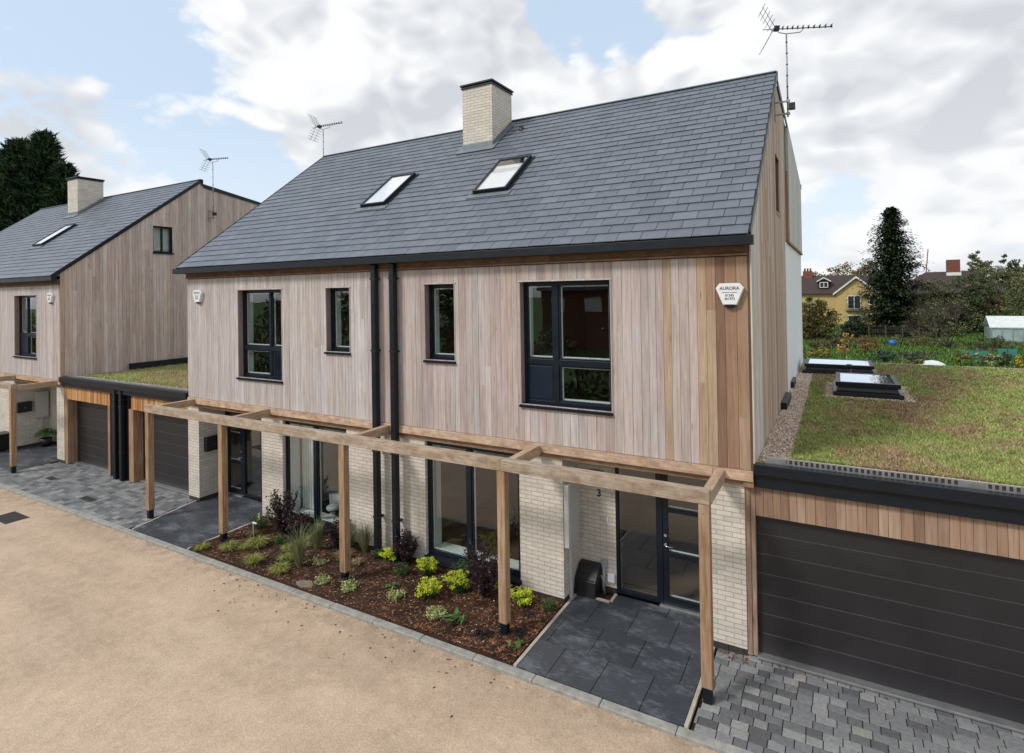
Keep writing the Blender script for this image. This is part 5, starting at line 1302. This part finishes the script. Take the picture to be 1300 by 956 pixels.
# grass of the allotments
m = MB()
for _ in range(60000):
    y = 20 + 60 * R() ** 1.2; x = U(-6, 8 + .28 * (y - 20)) ; w = .03 + .0012 * y; h = U(.08, .3); a = U(0, 6.28); v = mn.noise(Vector((x * .3, y * .2, 5)))
    pal = [(2, (.07, .15, .02)), (1, (.11, .2, .035)), (1, (.05, .1, .018))] if v > -.15 else [(1, (.13, .12, .05)), (1, (.07, .1, .03)), (1, (.04, .06, .02))]
    dx, dy = math.cos(a) * w, math.sin(a) * w; m.face([(x - dx, y - dy, -.06), (x + dx, y + dy, -.06), (x + U(-.5, .5) * h, y + U(-.5, .5) * h, -.06 + h)], jit(pick(pal), .3, .1))
tag(m.build('long_grass', M['leaf']), 'rough green grass and weeds covering the allotments', 'grass', None, 'stuff')
# hedge-like far woodland
m = MB()
for _ in range(900):
    x = U(-80, 140); y = U(150, 170); clump(m, (x, y, U(.5, 6.5)), (2.2, 2.2, 1.6), 12, .7, pick([(2, OLV), (1, AUT), (2, GRN), (1, BRN)]))
tag(m.build('far_woodland', M['leaf']), 'distant mixed autumn woodland along the horizon', 'woodland', None, 'stuff')
# the other side of the road, seen mirrored in the windows
t = thing('brick_house', 'red brick house across the road, seen only as a reflection in the upper windows', 'house', (-14, -38, 0))
m = MB(); m.box(-22, -8, -44, -37, 0, 5.2); m.build('wall', M['redbrick'], t)
m = MB(); m.prism_x([(-44.5, 5.1), (-40.5, 8.2), (-36.5, 5.1)], -22.3, -7.7); m.build('roof', M['tileroof'], t)
for k in range(4):
    m = MB(); m.box(-21 + k * 3.3, -19.6 + k * 3.3, -36.98, -36.9, 3.2, 4.5); m.build('window', M['trimwhite'], t)
t = thing('hedge', 'added hedge across the road, there to darken the window reflections', 'hedge', (-12, -13, 0))  # invented hedge, keeps the bright field out of the window reflections
m = MB(); clumpn = 0
for k in range(900): clump(m, (-72 + 82 * k / 900, -13.2 + U(-.4, .4), U(.2, 3.5)), (.5, .5, .45), 24, .15, GRN + BRN)
m.build('foliage', M['leaf'], t); m = MB()
for k in range(42): m.tube([(-71 + k * 1.9, -13.2, -.05), (-71 + k * 1.9 + U(-.2, .2), -13.2, 2.6)], .05, 5)
m.build('stem', M['bark'], t)
for k, (x, l) in enumerate(((-34, 'third'), (-27, 'fourth'), (-4, 'fifth'), (3, 'rightmost'), (-62, 'leftmost'), (-48, 'second'))):
    tree('green_tree', l + ' green tree across the road, seen only mirrored in the windows', x, -30 - (k % 2) * 3, 8, 4.2, GRN, 60, .3, .4, 'trees across the road', 40, z0=.0)

# ------------------------------------------------------------ world
w = bpy.data.worlds.new('World'); sc.world = w; w.use_nodes = True; nt = w.node_tree; nt.nodes.clear(); n = N(nt)
SUN_EL, SUN_AZ = math.radians(42), math.radians(215)   # azimuth: compass-like, from +y clockwise
out = n('OutputWorld'); bg = n('Background'); lk(nt, bg.outputs[0], out.inputs[0]); bg.inputs[1].default_value = .1
sky = n('TexSky', sky_type='NISHITA', sun_disc=False); sky.sun_elevation = SUN_EL; sky.sun_rotation = SUN_AZ; sky.air_density = 1.0; sky.dust_density = 1.5; sky.ozone_density = 1.0
d = n('TexCoord').outputs['Generated']
s = n('SeparateXYZ', i_0=d)
dv = n.mapv(d, (1, 1, 1.7))
wp = n('TexNoise', i_Vector=dv, i_Scale=3.5, i_Detail=3.0).outputs['Color']
wv = n('VectorMath', operation='SCALE', i_0=n('VectorMath', operation='SUBTRACT', i_0=wp, i_1=(.5, .5, .5)).outputs[0]); wv.inputs['Scale'].default_value = .07
pw = n('VectorMath', operation='ADD', i_0=dv, i_1=wv.outputs[0]).outputs[0]
def density(off, full=True):
    q = n.mapv(pw, (1, 1, 1), off)
    t = n.math('MULTIPLY', n.noise(q, 1.9, 2, .5), .85)
    for k, (sc_, am) in enumerate(((4.5, .5), (9.5, .3), (20, .17), (44, .09), (95, .05))[:5 if full else 3]):
        b = n.math('ABSOLUTE', n.math('SUBTRACT', n.noise(q, sc_, 0, .5), .5)); t = n.math('ADD', t, n.math('MULTIPLY', b, am))
    return t
cl = density((3.1, 1.7, .4))
def lobe(v, ang, amt):
    v = Vector(v).normalized(); dt = n('VectorMath', operation='DOT_PRODUCT', i_0=d, i_1=tuple(v)).outputs['Value']
    q = n('MapRange', interpolation_type='SMOOTHSTEP'); nt.links.new(dt, q.inputs[0])
    for k, x in zip((1, 2, 3, 4), (math.cos(math.radians(ang)), 1.0, 0.0, amt)): q.inputs[k].default_value = x
    return q.outputs[0]
bias = n.math('ADD', cl, .045)
for v, a, amt in (((-.888, .327, .36), 24, -.3), ((-.814, .523, .252), 9, -.13), ((-.775, .59, .205), 8, -.1), ((-.331, .83, .449), 8, -.11), ((.129, .923, .42), 7, -.05), ((.021, .987, .158), 7, -.05), ((.1, .963, .27), 16, .13), ((.2, .9, .34), 12, .05),
                  ((-.735, .56, .369), 11, .14), ((-.663, .665, .345), 14, .16), ((-.86, .46, .2), 11, .2), ((-.165, .913, .373), 17, .12), ((-.522, .792, .318), 13, .1)):
    bias = n.math('ADD', bias, lobe(v, a, amt))
mask = n('MapRange', interpolation_type='SMOOTHSTEP'); nt.links.new(bias, mask.inputs[0])
for k, x in zip((1, 2, 3, 4), (.465, .555, 0, 1)): mask.inputs[k].default_value = x
mask = mask.outputs[0]
# cloud body: the side towards the sun is bright, thick cores and undersides are grey
cs = density((3.1 - .02, 1.7 - .02, .4 + .05), False)
edge = n.math('SUBTRACT', density((3.1, 1.7, .4), False), cs)
sh = n.noise(n.mapv(pw, (1, 1, 1.3), (9.3, 4.2, 0)), 1.9, 4, .5)
thick = n.math('ADD', n.math('MULTIPLY', sh, 1.0), n.math('ADD', n.math('MULTIPLY', edge, -1.9), n.math('MULTIPLY', bias, .25)))
thick = n.math('ADD', thick, lobe((.088, .963, .25), 13, .13))
thick = n.math('ADD', thick, lobe((-.6, .74, .28), 14, .06))
cc = n.ramp(n.rng(thick, .42, .86, 0, 1), [(0, (7.6, 7.65, 7.7)), (.4, (7.1, 7.2, 7.3)), (.65, (6.0, 6.15, 6.4)), (1, (4.9, 5.1, 5.45))])
skc = n.mix(.75, n.mix(1, sky.outputs[0], (1.5, 1.5, 1.5), 'MULTIPLY'), (5.0, 6.0, 7.1))
haze = n.rng(s.outputs[2], .0, .28, .75, 0)
skc = n.mix(haze, skc, (6.6, 6.9, 7.3)); cc = n.mix(n.math('MULTIPLY', haze, .6), cc, (6.9, 7.05, 7.3))
fc = n.mix(mask, skc, cc)
low = n.rng(s.outputs[2], -.05, .0, 0, 1)
fc = n.mix(low, (2.0, 1.9, 1.6), fc)
lk(nt, fc, bg.inputs[0])

L = bpy.data.lights.new('sun', 'SUN'); L.energy = 1.7; L.angle = math.radians(11); L.color = (1, .96, .91)
so = bpy.data.objects.new('sun', L); col.objects.link(so)
sd = Vector((math.sin(SUN_AZ) * math.cos(SUN_EL), math.cos(SUN_AZ) * math.cos(SUN_EL), math.sin(SUN_EL)))
so.rotation_euler = sd.to_track_quat('Z', 'Y').to_euler(); so.location = (0, -10, 20)

# ------------------------------------------------------------ camera
th, pit, rol, f_, PX, HY = 0.51795, 0.00822, -0.01596, 722.32, 650.6, 365.1
F = Vector((-math.sin(th) * math.cos(pit), math.cos(th) * math.cos(pit), math.sin(pit))); Rt = Vector((math.cos(th), math.sin(th), 0)); Up = Rt.cross(F)
R2 = math.cos(rol) * Rt + math.sin(rol) * Up; U2 = -math.sin(rol) * Rt + math.cos(rol) * Up
cam = bpy.data.cameras.new('camera'); co = bpy.data.objects.new('camera', cam); col.objects.link(co)
mt = Matrix((R2, U2, -F)).transposed().to_4x4(); mt.translation = Vector((1.0104, -8.2041, 5.0)); co.matrix_world = mt
cam.sensor_width = 36; cam.lens = f_ / 1300 * 36; cam.shift_x = -(PX - 650) / 1300; cam.shift_y = -(478 - HY) / 1300; cam.clip_end = 2000; cam.clip_start = .05
sc.camera = co
sc.view_settings.view_transform = 'Standard'; sc.view_settings.look = 'None'; sc.view_settings.exposure = .44; sc.view_settings.gamma = 1
sc.view_settings.use_curve_mapping = False
